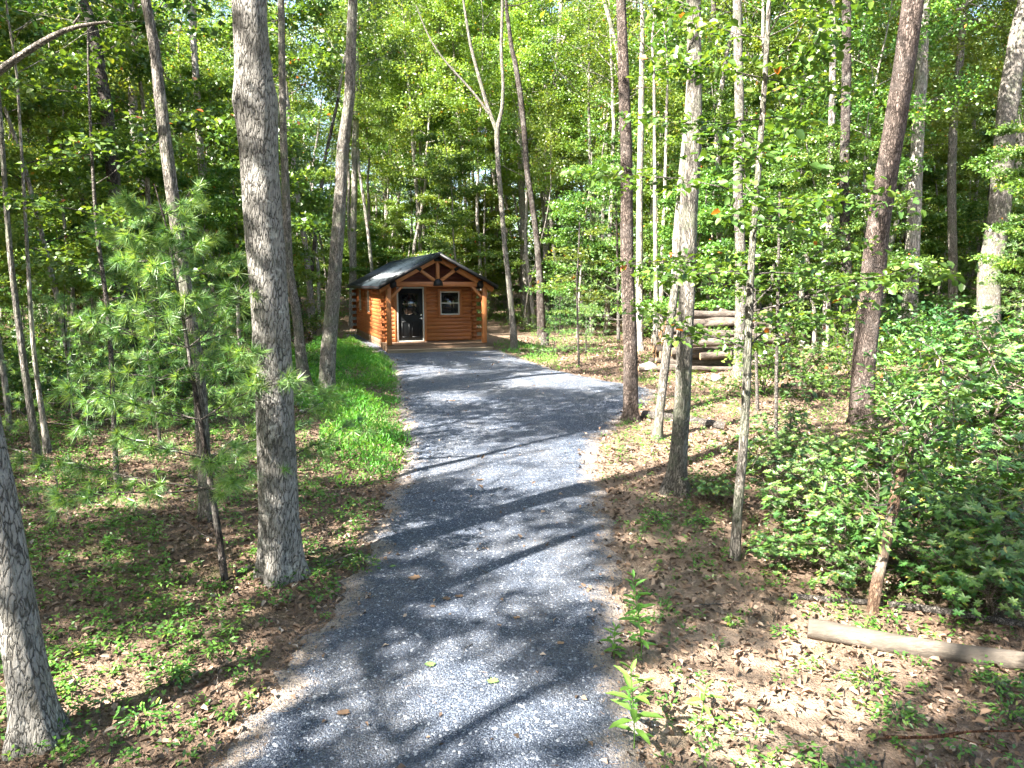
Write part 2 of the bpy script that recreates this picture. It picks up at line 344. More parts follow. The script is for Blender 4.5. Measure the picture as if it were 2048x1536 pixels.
def in_sun_gap(c, grow=1.):
    c = np.asarray(c, float); hit = np.zeros(len(c), bool)
    for o in ((0, 0, 0), (1, 0, 0), (-1, 0, 0), (0, 1, 0), (0, -1, 0), (0, 0, 1), (0, 0, -1), (.7, .7, 0), (-.7, -.7, 0)):
        hit |= sun_gap1(c[:, :3]+np.array(o)*c[:, 3:4]*.55)
    for (T3, rr3) in TARGETS:
        d = c[:, :3]-T3; t = d@SUNV; hit |= (t > .8) & (np.linalg.norm(d-t[:, None]*SUNV, axis=1) < rr3+.45*c[:, 3])
    return hit, np.zeros(len(c), bool)
def sun_gap1(c, grow=1.):
    """which points lie between the sun and one of the ground's sun patches"""
    c = np.asarray(c, float)[:, :3]; gx, gy = c[:, 0].copy(), c[:, 1].copy(); z = np.zeros(len(c))
    for _ in range(3):
        t = (c[:, 2]-z)/tanE; gx = c[:, 0]+SHX*t; gy = c[:, 1]+SHY*t; z = gz(gx, gy)
    px, py = proj(gx, gy, z); r = np.zeros(len(c), bool)
    for (x, y, a, b) in SPOTS_PX:
        r |= ((px-x)/(a*grow+6))**2+((py-y)/(b*grow+4))**2 < 1
    return r & (gy > 1.5) & (py > 600)

# ------------------------------------------------------------------ tree crowns
def crown_broad(r, H, R0, rad, nb=16, flat=.55, low=.0, rise=(.35, .9)):
    """leader of height H from the origin; returns limb geometry and leaf clumps"""
    g = Geo(); cl = []
    ld = bez((0, 0, 0), (0, 0, 1), H, 7, r, .07, .05); g.tube(ld, np.linspace(rad, rad*.15, 8), 7, cap=False)
    for i in range(nb):
        t = low+(.96-low)*(i+.5*r.random())/nb; k = t*7; j = min(6, int(k)); p = ld[j]+(ld[j+1]-ld[j])*(k-j)
        az = i*2.4+r.random(); el = rise[0]+(rise[1]-rise[0])*t+.2*r.normal()
        L = R0*(1-.75*abs(t-.35)**1.3)*(.75+.5*r.random())
        b = bez(p, (math.cos(az)*math.cos(el), math.sin(az)*math.cos(el), math.sin(el)), L, 5, r, .16, .02)
        br = rad*.42*(1-.6*t); g.tube(b, np.linspace(br, br*.25, 6), 5, cap=False)
        cl.append((*b[-1], .5+.35*r.random(), flat))
        for s in range(5):
            q = b[1+s % 5]; a2 = az+r.normal()*.9; e2 = .25+.4*r.normal()
            tw = bez(q, (math.cos(a2), math.sin(a2), e2), L*(.22+.25*r.random()), 3, r, .2)
            g.tube(tw, np.linspace(br*.4, br*.12, 4), 4, cap=False)
            cl.append((*tw[-1], .45+.45*r.random(), flat)); 
            if r.random() < .6: cl.append((*(tw[1]+r.normal(size=3)*.2), .35+.3*r.random(), flat))
    return g, np.array(cl)
def crown_layer(r, H, R0, rad, nb=20, low=.15, lean=(0, 0)):
    """understorey tree: its own trunk from the ground, flat sprays of leaves at many heights"""
    g = Geo(); cl = []
    ld = bez((0, 0, 0), (lean[0], lean[1], 1), H, 9, r, .05, .05); gt = Geo(); gt.tube(ld, np.linspace(rad, rad*.2, 10), 7, cap=False)
    for i in range(nb):
        t = low+(.98-low)*(i+r.random())/nb; k = t*9; j = min(8, int(k)); p = ld[j]+(ld[j+1]-ld[j])*(k-j)
        az = i*2.4+r.random(); L = R0*(1-.6*t)*(.6+.6*r.random())
        b = bez(p, (math.cos(az), math.sin(az), .35+.3*r.normal()), L*(.6+.7*r.random()), 5, r, .18, -.01)
        br = rad*.28*(1-.6*t); g.tube(b, np.linspace(br, br*.3, 6), 4, cap=False)
        for s in range(2, 6):
            cl.append((*b[s], .25+.3*r.random(), .3))
            for sd in (-1, 1):
                a2 = az+sd*(.7+.3*r.random()); l2 = L*(.18+.2*r.random())
                q = b[s]+np.array([math.cos(a2)*l2, math.sin(a2)*l2, .05*r.normal()])
                g.tube([b[s], q], [br*.3, br*.12], 3, cap=False); cl.append((*q, .22+.35*r.random(), .3))
    return gt, g, np.array(cl), ld
def crown_pine(r, H, R0, rad, low=.1, whorl=.45, per=16, L=.10, W=.006, dens=1., bare=None):
    gt = Geo(); g = Geo(); cen = []; dr = []
    ld = bez((0, 0, 0), (0, 0, 1), H, 9, r, .03, .05); gt.tube(ld, np.linspace(rad, rad*.15, 10), 7, cap=False)
    z = low*H
    while z < H*.98:
        t = z/H; k = t*9; j = min(8, int(k)); p = ld[j]+(ld[j+1]-ld[j])*(k-j); a0 = r.random()*6
        n = 5
        for i in range(n):
            az = a0+i*2*math.pi/n+.3*r.normal(); LL = R0*(1-t)**.75*(.65+.5*r.random())+.12
            b = bez(p, (math.cos(az), math.sin(az), .1+.35*t), LL, 5, r, .08, .02); br = rad*.2*(1-t)+.003
            g.tube(b, np.linspace(br, .003, 6), 4, cap=False)
            for s in range(2, 6):
                m = int(max(1, dens*(2+LL*1.6)))
                for _ in range(m):
                    a2 = az+r.normal()*.9; l2 = LL*(.08+.2*r.random()); dv = np.array([math.cos(a2), math.sin(a2), .15+.2*r.normal()])
                    q = b[s]+dv*l2; g.tube([b[s], q], [.003, .002], 3, cap=False); cen.append(q); dr.append(dv)
                    if l2 > .25: cen.append(b[s]+dv*l2*.55); dr.append(dv)
        z += whorl*(.8+.4*r.random())
    gn = Geo(); tufts(gn, np.array(cen), np.array(dr), per, L, W, r)
    return gt, g, gn, ld

exec_order = []
# ------------------------------------------------------------------ ground and drive
def axis(segs):
    out = []
    for a, b, st in segs: out += list(np.arange(a, b, st))
    return np.array(out+[segs[-1][1]])
xs = axis([(-900, -150, 150), (-150, -30, 6), (-30, -10, .8), (-10, 10, .16), (10, 30, .8), (30, 150, 6), (150, 900, 150)])
ys = axis([(-300, -60, 60), (-60, 0, 5), (0, 16, .16), (16, 40, .4), (40, 120, 4), (120, 900, 130)])
X, Y = np.meshgrid(xs, ys); Z = gz(X, Y); gg = Geo(); nx = len(xs); ny = len(ys)
i = np.arange(ny-1)[:, None]*nx+np.arange(nx-1)[None, :]
gg.add(np.stack([X, Y, Z], -1).reshape(-1, 3), q=np.stack([i, i+1, i+nx+1, i+nx], -1).reshape(-1, 4))
tag(gg.build('ground', M['ground'], smooth=True), 'brown leaf covered forest floor around the drive', kind='structure')

LEFT = [(470, 1536), (540, 1430), (590, 1340), (640, 1285), (690, 1215), (742, 1130), (762, 1060), (790, 1000), (812, 950), (822, 900), (815, 850), (800, 800), (792, 750), (782, 722), (748, 702), (700, 677), (690, 670)]
RIGHT = [(1265, 1536), (1240, 1430), (1205, 1290), (1215, 1180), (1208, 1080), (1190, 1000), (1170, 940), (1188, 880), (1235, 838), (1290, 805), (1310, 782), (1260, 770), (1180, 757), (1110, 742), (1040, 718), (1000, 704)]
def edge_fn(px):
    p = np.array([G(*q) for q in px]); o = np.argsort(p[:, 1]); return p[o, 1], p[o, 0]
ly, lx = edge_fn(LEFT); ry, rx = edge_fn(RIGHT)
def drive_l(y): return np.interp(y, ly, lx)+np.where(y < ly[0], (ly[0]-y)*-.5, 0)
def drive_r(y): return np.where(y > 27.5, -4.3-(y-27)*.33, np.interp(y, ry, rx)+np.where(y < ry[0], (ry[0]-y)*.1, 0))
yy = axis([(-6, 2, .4), (2, 14, .07), (14, 36, .15)])
def rag(y, s): return .05*np.sin(y*5.1+s)+.04*np.sin(y*11.3+s*2)+.025*np.sin(y*23+s*3)+.02*np.sin(y*47+s)
l_, r_ = drive_l(yy)+rag(yy, 1)-.1, drive_r(yy)+rag(yy, 2.4)+.12
nc = 48; T = np.linspace(0, 1, nc); DX = l_[:, None]+(r_-l_)[:, None]*T; DY = np.repeat(yy[:, None], nc, 1)
em = np.minimum(T, 1-T)[None, :]*(r_-l_)[:, None]
DZ = gz(DX, DY)+.004+.035*np.clip(em/.25, 0, 1)+.012*np.sin(DX*2.2+.6)*np.clip(em, 0, 1)
dg = Geo(); i = np.arange(len(yy)-1)[:, None]*nc+np.arange(nc-1)[None, :]
dg.add(np.stack([DX, DY, DZ], -1).reshape(-1, 3), q=np.stack([i, i+1, i+nc+1, i+nc], -1).reshape(-1, 4), a=np.clip(em/.55, 0, 1).ravel())
tag(dg.build('gravel_road', M['drive'], smooth=True), 'blue grey gravel drive leading to the log cabin', kind='structure')
def drive_z(x, y):
    l = drive_l(y)+rag(y, 1)-.1; r = drive_r(y)+rag(y, 2.4)+.12; e = np.minimum(x-l, r-x)
    return gz(x, y)+np.where(e > 0, .004+.035*np.clip(e/.25, 0, 1)+.012*np.sin(x*2.2+.6)*np.clip(e, 0, 1), 0), e

def stones_geo(g, c, s, a, r=rng, flat=.7):
    N = len(c); base = np.array([(1, 0, 0), (-.5, .87, 0), (-.5, -.87, 0), (.1, 0, 1), (.1, .05, -1)])
    th = r.random(N)*6.3; co, si = np.cos(th), np.sin(th)
    v = base[None]*(.7+.6*r.random((N, 5, 1)))*s[:, None, None]; v[:, :, 2] *= flat
    x = v[:, :, 0]*co[:, None]-v[:, :, 1]*si[:, None]; y = v[:, :, 0]*si[:, None]+v[:, :, 1]*co[:, None]
    v = np.stack([x, y, v[:, :, 2]], -1)+c[:, None, :]
    t = np.array([(0, 1, 3), (1, 2, 3), (2, 0, 3), (1, 0, 4), (2, 1, 4), (0, 2, 4)])
    g.add(v, t=(np.arange(N)[:, None, None]*5+t[None]).reshape(-1, 3), a=np.repeat(a, 5))
# loose gravel
N = 90000; y = 2.6+rng.random(N)**1.5*14; x = drive_l(y)-.25+(drive_r(y)-drive_l(y)+.5)*rng.random(N)
z, e = drive_z(x, y); k = (e > -.15) & ((e > .25) | (rng.random(N) < np.clip(.5+e*2, .05, 1)))
x, y, z = x[k], y[k], z[k]; g = Geo(); s = .0028+.0048*rng.random(len(x))**2+.0003*y
stones_geo(g, np.stack([x, y, z+s*.25], -1), s, np.clip(rng.random(len(x))**1.15, 0, .99)); tag(g.build('gravel', M['stone']), 'loose blue grey gravel stones on the drive', 'gravel', kind='stuff')

def ground_pts(n, x0, x1, y0, y1, poly=None, near=1.):
    y = y0+(y1-y0)*rng.random(n)**near; x = x0+(x1-x0)*rng.random(n)
    k = np.abs(x) < .8*y+1.2; x, y = x[k], y[k]
    if poly is not None:
        px, py = proj(x, y, gz(x, y)); k = inpoly(px, py, poly); x, y = x[k], y[k]
    return x, y
def off_drive(x, y, m=0.): _, e = drive_z(x, y); return e < m
# leaf litter
x, y = ground_pts(420000, -24, 24, 2.2, 34, near=1.6); e = drive_z(x, y)[1]; k = (e < .02) | (rng.random(len(x)) < np.where(e < .3, .3, .02)); x, y = x[k], y[k]
k = ~((x > -6) & (x < .3) & (y > 25)); x, y = x[k], y[k]
n = len(x); z = drive_z(x, y)[0]; c = np.stack([x, y, z+.006+.012*rng.random(n)], -1); nn = rng.normal(size=(n, 3))*.6; nn[:, 2] += 1
dd = rng.normal(size=(n, 3)); dd[:, 2] *= .3; needle = rng.random(n) < .45
L = np.where(needle, .05+.05*rng.random(n), .024+.045*rng.random(n)**1.5)*np.clip(.8+.03*y, 1, 1.7); W = np.where(needle, .0022+.0004*y, L*.6); g = Geo()
leaf_blades(g, c, nn, dd, L, W, rng.random(n)**1.3, fold=.5); tag(g.build('leaf_litter', M['litter']), 'brown fallen leaves and pine needles on the forest floor', 'leaf litter', kind='stuff')
x, y = ground_pts(26000, -12, 12, 2.3, 13, near=1.2); e = drive_z(x, y)[1]; k = (e < .0) | (rng.random(len(x)) < .01); x, y = x[k], y[k]; n = len(x)
c = np.stack([x, y, drive_z(x, y)[0]+.012+.02*rng.random(n)], -1); nn = rng.normal(size=(n, 3))*.55; nn[:, 2] += 1; dd = rng.normal(size=(n, 3)); dd[:, 2] *= .35; L = .045+.05*rng.random(n); g = Geo()
leaf_blades(g, c, nn, dd, L, L*.5, rng.random(n)**1.1*.97, fold=.6, fancy=True); tag(g.build('dry_leaves', M['litter']), 'curled dry oak leaves lying thick on the near forest floor', 'leaf litter', kind='stuff')
# seedlings all over the floor
def seedlings(g, x, y, sz, leaves=9, L=.035, r=rng):
    n = len(x); z = gz(x, y); k = np.repeat(np.arange(n), leaves); N = len(k); s = sz[k]
    az = r.random(N)*6.28; rr = (.25+.75*r.random(N))*s; h = s*(.35+.9*r.random(N))
    c = np.stack([x[k]+np.cos(az)*rr*.6, y[k]+np.sin(az)*rr*.6, z[k]+h], -1)
    d = np.stack([np.cos(az), np.sin(az), .1+.3*r.normal(size=N)], -1); nn = r.normal(size=(N, 3))*.35; nn[:, 2] += 1
    leaf_blades(g, c, nn, d, L*(.6+.8*r.random(N))*(.7+s*3), L*.5*(.7+s*3), np.clip(.6*r.random(N)+.4*r.random(n)[k], 0, 1), fancy=False)
    for j in range(n):
        if y[j] < 9: g.tube([(x[j], y[j], z[j]), (x[j]+.01, y[j], z[j]+sz[j])], [.0018, .001], 3, a=.2, cap=False)
g = Geo()
x, y = ground_pts(46000, -13, 13, 2.4, 20, near=1.3)
dn = .5+.5*np.sin(x*1.7+1)*np.sin(y*1.3+.4)+.25*np.sin(x*4.1+y*3.3); pr = np.where(x < drive_l(y), 1.0, .42)
k = off_drive(x, y, -.06) & (rng.random(len(x)) < np.clip(dn, .06, 1)*pr); x, y = x[k], y[k]
seedlings(g, x, y, .03+.09*rng.random(len(x)), 11, .046)
x, y = ground_pts(6000, -30, 30, 14, 50); k = off_drive(x, y, -.1) & ~((x > -12) & (x < 1) & (y > 25)); x, y = x[k], y[k]
seedlings(g, x, y, .06+.16*rng.random(len(x)), 12, .07)
tag(g.build('ground_cover', M['cover']), 'small green seedlings scattered over the forest floor', 'ground cover', kind='stuff')
# bright grass beside the drive
def grass(name, poly, n, hh, label, x0, x1, y0, y1):
    x, y = ground_pts(n, x0, x1, y0, y1, poly); e = drive_z(x, y)[1]; k = (e < .12); x, y, e = x[k], y[k], e[k]; n = len(x)
    m = .42+.32*np.sin(x*2.3+y*1.1)+.32*np.sin(y*1.9-x*.8+1)+.22*np.sin(x*5.3+y*4.1)+.15*np.sin(x*11-y*9); m = m*np.clip((.2-e)/.5, .25, 1); h = hh*np.clip(m, .08, 1)
    k = rng.random(n) < np.clip(m*1.5, .04, 1); x, y, h = x[k], y[k], h[k]; n = len(x)
    lv = rng.random(n)
    c = np.stack([x, y, gz(x, y)+h*lv*.85], -1); az = rng.random(n)*6.28
    d = np.stack([np.cos(az), np.sin(az), .7+.6*rng.random(n)], -1); nn = np.stack([-np.cos(az), -np.sin(az), .9+0*az], -1)+rng.normal(size=(n, 3))*.3
    g = Geo(); L = .06+.07*rng.random(n); leaf_blades(g, c, nn, d, L, .011+.008*rng.random(n), np.clip(.5*rng.random(n)+.5*np.clip(.5+.5*np.sin(x*3+y*4), 0, 1), 0, 1), fancy=True, fold=.1)
    tag(g.build(name, M['grass']), label, 'grass', kind='stuff')
grass('grass', [(600, 700), (690, 678), (745, 695), (790, 722), (812, 790), (828, 880), (826, 930), (780, 965), (680, 985), (640, 930), (640, 840), (560, 800), (540, 720)], 260000, .5, 'bright green grass bank along the left edge of the drive', -9, 0, 8, 36)
grass('grass', [(985, 690), (1030, 690), (1110, 705), (1120, 745), (1060, 742), (1010, 715)], 40000, .34, 'bright green grass tuft beside the drive right of the cabin', -2, 4, 18, 34)

# ------------------------------------------------------------------ log cabin
def wood(name, c1, c2, ax='x', rough=.55, spec=.4, knots=True):
    m = NT(name); sc = {'x': (1.2, 14, 14), 'y': (14, 1.2, 14), 'z': (14, 14, 1.2)}[ax]
    co = m.coords(sc, rnd=False); n1 = m.noise(co, 1.1, 6, .65, .6); n2 = m.noise(m.coords((1, 1, 1), False), 1.4, 4)
    col = m.mix(m.ramp(n1, [(.3, (0, 0, 0)), (.7, (1, 1, 1))]), c1, c2); col = m.mix(m.math('MULTIPLY', n2, .35), col, tuple(x*.6 for x in c1))
    av_ = m.attr(); col = m.mix(m.math('MULTIPLY', av_, .5), col, tuple(x*.42 for x in c1)); col = m.mix(m.ramp(m.noise(m.coords((1, 1, 1), False), 4.5, 5, .7), [(.5, (0, 0, 0)), (.75, (.5, .5, .5))]), col, tuple(x*.5 for x in c2))
    if knots:
        vk = m.vor(m.coords({'x': (1.5, 3, 5), 'y': (3, 1.5, 5), 'z': (5, 5, 1.5)}[ax], False), 1.3).outputs['Distance']
        col = m.mix(m.ramp(vk, [(.05, (1, 1, 1)), (.11, (0, 0, 0))]), col, tuple(x*.22 for x in c1))
    m.bsdf(col, rough, spec, bump=n1, bstr=.25, bdist=.006); return m.m
WX = wood('stained_log', (.25, .072, .019), (.46, .16, .045), 'x'); WY = wood('stained_side_log', (.24, .065, .017), (.44, .14, .035), 'y')
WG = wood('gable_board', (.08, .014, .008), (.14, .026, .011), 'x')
WP = wood('cedar_timber', (.34, .12, .033), (.48, .19, .058), 'z', knots=False); WT = wood('trim_board', (.33, .11, .03), (.44, .16, .05), 'x')
WD = wood('deck_board', (.15, .09, .055), (.26, .17, .11), 'x', .8, .2, False)
WS = wood('step_board', (.26, .19, .12), (.42, .33, .22), 'x', .8, .2, False)
m = NT('roof_metal'); co = m.coords((1, 1, 1), False); m.bsdf(m.mix(m.noise(co, 3, 4), (.016, .024, .03), (.026, .036, .044)), .32, .5, .2); MROOF = m.m
m = NT('black_paint'); m.bsdf((.004, .005, .006), .5, .25); MBLK = m.m
m = NT('black_steel'); m.bsdf((.012, .012, .013), .5, .4, .3); MSTEEL = m.m
m = NT('white_vinyl'); m.bsdf((.42, .42, .38), .5, .3); MWHT = m.m
m = NT('handle_metal'); m.bsdf((.6, .6, .58), .25, .5, 1.); MHND = m.m
m = NT('window_glass'); gl = m.n('ShaderNodeBsdfPrincipled'); gl.inputs['Base Color'].default_value = (.015, .018, .02, 1); gl.inputs['Roughness'].default_value = .04; gl.inputs['Specular IOR Level'].default_value = .9; gl.inputs['Coat Weight'].default_value = .5; gl.inputs['Coat Roughness'].default_value = .02; m.l(gl.outputs[0], m.out.inputs[0]); MGL = m.m
A = G(777, 709)
cab = empty('log_cabin', (A[0], A[1], -.02), R(19))
tag(cab, 'small orange stained log cabin with covered porch at the end of the drive', 'cabin')
def bev(o, w=.006):
    b = o.modifiers.new('bevel', 'BEVEL'); b.width = w; b.segments = 1; b.limit_method = 'ANGLE'; return o
Wd, D0, D1, Z0, CH, NCR = 3.65, 1.5, 10.4, .36, .15, 14
XL = .12
def log_wall(g, horizontal, fixed, a, b, z0, z1f, holes=(), sgn=-1, ext=None, ea=.2, eb=.2):
    """courses of rounded logs; horizontal along x (front, back) or y (sides); sgn: which way the round faces point"""
    z = z0; i = 0
    while z < z1f-1e-3:
        e0, e1 = (a, b)
        if ext is not None and i % 2 == ext: e0 -= ea; e1 += eb
        segs = [(e0, e1)]
        for (h0, h1, hz0, hz1) in holes:
            if z+CH*.6 > hz0 and z+CH*.4 < hz1:
                ns = []
                for s0, s1 in segs:
                    if h0 > s0 and h1 < s1: ns += [(s0, h0), (h1, s1)]
                    else: ns.append((s0, s1))
                segs = ns
        prof = []
        for k in range(7):
            t = -math.pi/2+math.pi*k/6; prof.append((sgn*(.024*math.cos(t)+.10), z+CH/2+.5*CH*.985*math.sin(t)))
        prof += [(-sgn*.06, z+CH*.99), (-sgn*.06, z+.002)]
        av = random.random()**1.3
        for s0, s1 in segs:
            n = len(prof); vs = []
            for e in (s0, s1):
                for (o, zz) in prof: vs.append((e, fixed+o, zz) if horizontal else (fixed+o, e, zz))
            q = [(k, (k+1) % n, n+(k+1) % n, n+k) for k in range(n)]
            t = [(0, k, k+1) for k in range(1, n-1)]+[(n, n+k+1, n+k) for k in range(1, n-1)]
            g.add(vs, q=q, t=t, a=av)
        z += CH; i += 1
ZT = Z0+CH*NCR
g = Geo(); log_wall(g, True, D0+.13, XL, XL+Wd, Z0, ZT, holes=[(.62, 1.64, 0, 2.44), (2.3, 3.08, 1.36, 2.3)], ext=0, ea=.12, eb=.26); g.build('wall', WX, cab)['label'] = 'front log wall under the porch'
g = Geo(); log_wall(g, True, D1, XL, XL+Wd, Z0, ZT, sgn=1, ext=0); g.build('wall', WX, cab)
wl = [(5.2, 5.95, 1.36, 2.3), (8.0, 8.75, 1.36, 2.3)]
g = Geo(); log_wall(g, False, XL+.13, D0, D1, Z0, ZT, holes=wl, ext=1, ea=0., eb=.22); g.build('wall', WY, cab)['label'] = 'long side log wall patched with sun'
g = Geo(); log_wall(g, False, XL+Wd-.13, D0, D1, Z0, ZT, sgn=1, ext=1, ea=.1, eb=.22); g.build('wall', WY, cab)
g = Geo(); g.box(XL+.2, XL+Wd-.2, D0+.2, D1-.2, .05, Z0-.01); g.box(XL+.02, XL+.2, D0, D1, .0, .2); g.box(XL+Wd-.2, XL+Wd-.02, D0, D1, 0, .2); bev(g.build('skid', WD, cab))
g = Geo(); g.box(XL+.01, XL+.06, D0-.2, D1+.1, .16, Z0-.004); g.box(XL+Wd-.06, XL+Wd-.01, D0-.2, D1+.1, .16, Z0-.004); bev(g.build('rim_board', WD, cab))
# floor inside, gable boards
g = Geo(); g.box(XL+.2, XL+Wd-.2, D0+.22, D1-.15, Z0-.005, Z0+.02); g.build('floor', WD, cab)
RW, RZ, EZ, OH = XL+Wd/2, 3.69, 2.50, .40           # ridge x, ridge z, eave z
EX0, EX1 = XL-OH, XL+Wd+OH; slope = (RZ-EZ)/(RW-EX0)
def roofz(x): return RZ-abs(x-RW)*slope
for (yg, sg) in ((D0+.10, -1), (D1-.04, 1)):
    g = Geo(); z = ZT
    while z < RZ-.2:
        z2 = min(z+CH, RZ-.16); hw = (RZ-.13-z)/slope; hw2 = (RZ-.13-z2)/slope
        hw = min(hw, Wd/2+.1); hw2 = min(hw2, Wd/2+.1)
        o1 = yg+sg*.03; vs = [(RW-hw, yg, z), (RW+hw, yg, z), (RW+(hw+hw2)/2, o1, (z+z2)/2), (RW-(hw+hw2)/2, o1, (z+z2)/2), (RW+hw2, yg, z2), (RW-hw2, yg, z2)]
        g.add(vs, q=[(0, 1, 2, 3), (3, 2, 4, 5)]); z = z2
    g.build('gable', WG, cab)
# roof: two standing seam slopes with real thickness
RY0, RY1 = -.12, D1+.35
for sd in (-1, 1):
    g = Geo(); xe = EX0 if sd < 0 else EX1
    vs = []
    for yy_ in (RY0, RY1):
        for (x_, z_) in ((RW, RZ), (xe, EZ), (xe, EZ-.03), (RW, RZ-.045)): vs.append((x_, yy_, z_))
    g.add(vs, q=[(0, 1, 5, 4), (1, 2, 6, 5), (2, 3, 7, 6), (0, 3, 2, 1), (4, 5, 6, 7)])
    yb = RY0+.03
    while yb < RY1:
        dx = sd*.0; up = np.array([slope*sd, 0, 1.]); up = nrm(up)
        p = np.array([RW+sd*.03, yb, RZ-.03*slope]); q = np.array([xe, yb, EZ]); g.beam(p+up*.012, q+up*.012, .03, .024, up=up); yb += .23
    g.build('roof', MROOF, cab)
g = Geo(); g.beam((RW, RY0-.005, RZ+.01), (RW, RY1, RZ+.01), .16, .03, up=(0, 0, 1)); bev(g.build('ridge_cap', MROOF, cab))
for sd in (-1, 1):                                      # fascia on the rake and the big rafters
    xe = EX0 if sd < 0 else EX1
    g = Geo(); g.beam((RW, RY0-.012, RZ-.045), (xe-sd*.0, RY0-.012, EZ-.045), .022, .11, up=(0, 0, 1)); g.build('fascia', MSTEEL, cab)
    g = Geo(); g.beam((RW+sd*.02, .32, RZ-.19), (xe-sd*.06, .32, EZ-.155), .15, .19, up=(0, 0, 1)); bev(g.build('rafter', WP, cab))
    g = Geo(); g.beam((xe-sd*.03, RY0+.02, EZ-.07), (xe-sd*.03, RY1-.02, EZ-.07), .03, .09, up=(0, 0, 1)); g.build('eave_board', MSTEEL, cab)
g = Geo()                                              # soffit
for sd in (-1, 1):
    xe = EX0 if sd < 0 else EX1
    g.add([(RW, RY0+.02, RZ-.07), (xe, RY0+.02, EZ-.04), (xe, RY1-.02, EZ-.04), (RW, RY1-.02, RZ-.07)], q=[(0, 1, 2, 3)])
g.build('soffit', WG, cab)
# porch posts, tie beam, truss
PX0, PX1, PY = .10, XL+Wd-.02, .33
for px_ in (PX0, PX1):
    g = Geo(); g.box(px_-.085, px_+.085, PY-.085, PY+.085, .345, 2.47); bev(g.build('post', WP, cab), .008)
g = Geo(); g.box(PX0-.075, PX1+.075, PY-.082, PY+.082, 2.472, 2.655); bev(g.build('tie_beam', WT, cab), .008)
for px_ in (PX0, PX1):
    g = Geo(); g.box(px_-.08, px_+.08, PY+.085, D0, 2.474, 2.65); bev(g.build('plate_beam', WP, cab))
g = Geo(); g.beam((RW, PY, 2.657), (RW, PY, RZ-.2), .13, .13); bev(g.build('king_post', WP, cab))
for sd in (-1, 1):
    g = Geo(); g.beam((RW+sd*.10, PY, 2.68), (RW+sd*.77, PY, 3.16), .12, .12); bev(g.build('strut', WP, cab))
    xp = PX0 if sd < 0 else PX1
    g = Geo(); g.beam((xp-sd*.06, PY, 2.03), (xp-sd*.50, PY, 2.49), .10, .11); bev(g.build('brace', WP, cab))
# black steel plates with bolts
def plate(pts, y0=PY-.098, y1=PY-.086):
    g = Geo(); n = len(pts); v = [(x, y0, z) for x, z in pts]+[(x, y1, z) for x, z in pts]
    g.add(v, q=[(k, n+k, n+(k+1) % n, (k+1) % n) for k in range(n)], t=[(0, k, k+1) for k in range(1, n-1)])
    cx = sum(p[0] for p in pts)/n; cz = sum(p[1] for p in pts)/n
    for x, z in pts: g.tube([(cx+(x-cx)*.7, y0-.014, cz+(z-cz)*.7), (cx+(x-cx)*.7, y0, cz+(z-cz)*.7)], .012, 6)
    return g.build('bracket', MSTEEL, cab)
plate([(RW+.19*math.cos(t)*(.98 if i % 2 else 1.), 2.50+.27*math.sin(t)) for i, t in enumerate(np.linspace(0, math.pi, 9))])
plate([(RW-.14, 3.40), (RW+.14, 3.40), (RW+.16, 3.47), (RW+.03, 3.56), (RW-.03, 3.56), (RW-.16, 3.47)], .20, .215)
for sd in (-1, 1):
    c = np.array([RW+sd*.74, 3.15]); d = nrm(np.array([sd*.67, .48])); n_ = np.array([-d[1], d[0]])
    plate([tuple(c+d*a_*.13+n_*b_*.065) for a_, b_ in ((-1, -1), (1, -1), (1, 1), (-1, 1))])
    xp = PX0 if sd < 0 else PX1
    plate([(xp-sd*.30, 2.47), (xp-sd*.10, 2.40), (xp-sd*.04, 2.50), (xp-sd*.06, 2.68), (xp-sd*.22, 2.71), (xp-sd*.29, 2.62)])
# deck boards and step
g = Geo(); yb = .28
while yb < D0+.05: g.box(.0, XL+Wd+.08, yb, yb+.134, .31, .345); yb += .14
bev(g.build('porch_deck', WD, cab), .004)
g = Geo(); g.box(.02, XL+Wd+.06, .30, .34, .06, .306); g.box(.02, .06, .34, D0, .06, .306); g.box(XL+Wd+.02, XL+Wd+.06, .34, D0, .06, .306); bev(g.build('deck_skirt', WD, cab))
st = Geo(); st.box(-.02, 4.02, -.02, .27, .145, .18); st.box(.0, 4.0, .01, .05, .0, .143); st.box(.0, .04, .05, .27, 0, .143); st.box(3.96, 4.0, .05, .27, 0, .143); bev(st.build('step', WS, cab))
# door
yd = D0+.0
g = Geo(); g.box(.50, .60, yd-.045, yd+.05, Z0, 2.46); g.box(1.66, 1.76, yd-.045, yd+.05, Z0, 2.46); bev(g.build('door_trim', WP, cab))
dr = Geo(); dr.box(.66, 1.60, yd-.01, yd+.035, Z0+.03, 2.40); d_o = dr.build('door', MBLK, cab); bev(d_o)
g = Geo(); g.box(.603, .657, yd-.05, yd+.06, Z0, 2.455); g.box(1.603, 1.657, yd-.05, yd+.06, Z0, 2.455); g.box(.657, 1.603, yd-.05, yd+.06, 2.403, 2.455); g.box(.657, 1.603, yd-.06, yd+.06, Z0-.01, Z0+.028); bev(g.build('frame', MWHT, d_o), .004)
g = Geo(); g.box(.80, 1.46, yd-.016, yd-.0105, 1.38, 2.22); g.build('pane', MGL, d_o)
g = Geo()
for x_ in (.80, 1.02, 1.24, 1.46): g.box(x_-.011, x_+.011, yd-.026, yd-.017, 1.37, 2.23)
for z_ in (1.38, 1.66, 1.94, 2.22): g.box(.79, 1.47, yd-.029, yd-.0265, z_-.011, z_+.011)
for x0_ in (.78, 1.18):
    for (a0, a1, b0, b1) in ((0, .30, 0, .03), (0, .30, .58, .61), (0, .03, .03, .58), (.27, .30, .03, .58)): g.box(x0_+a0, x0_+a1, yd-.022, yd-.0105, .52+b0, .52+b1)
g.build('panel_moulding', MBLK, d_o)
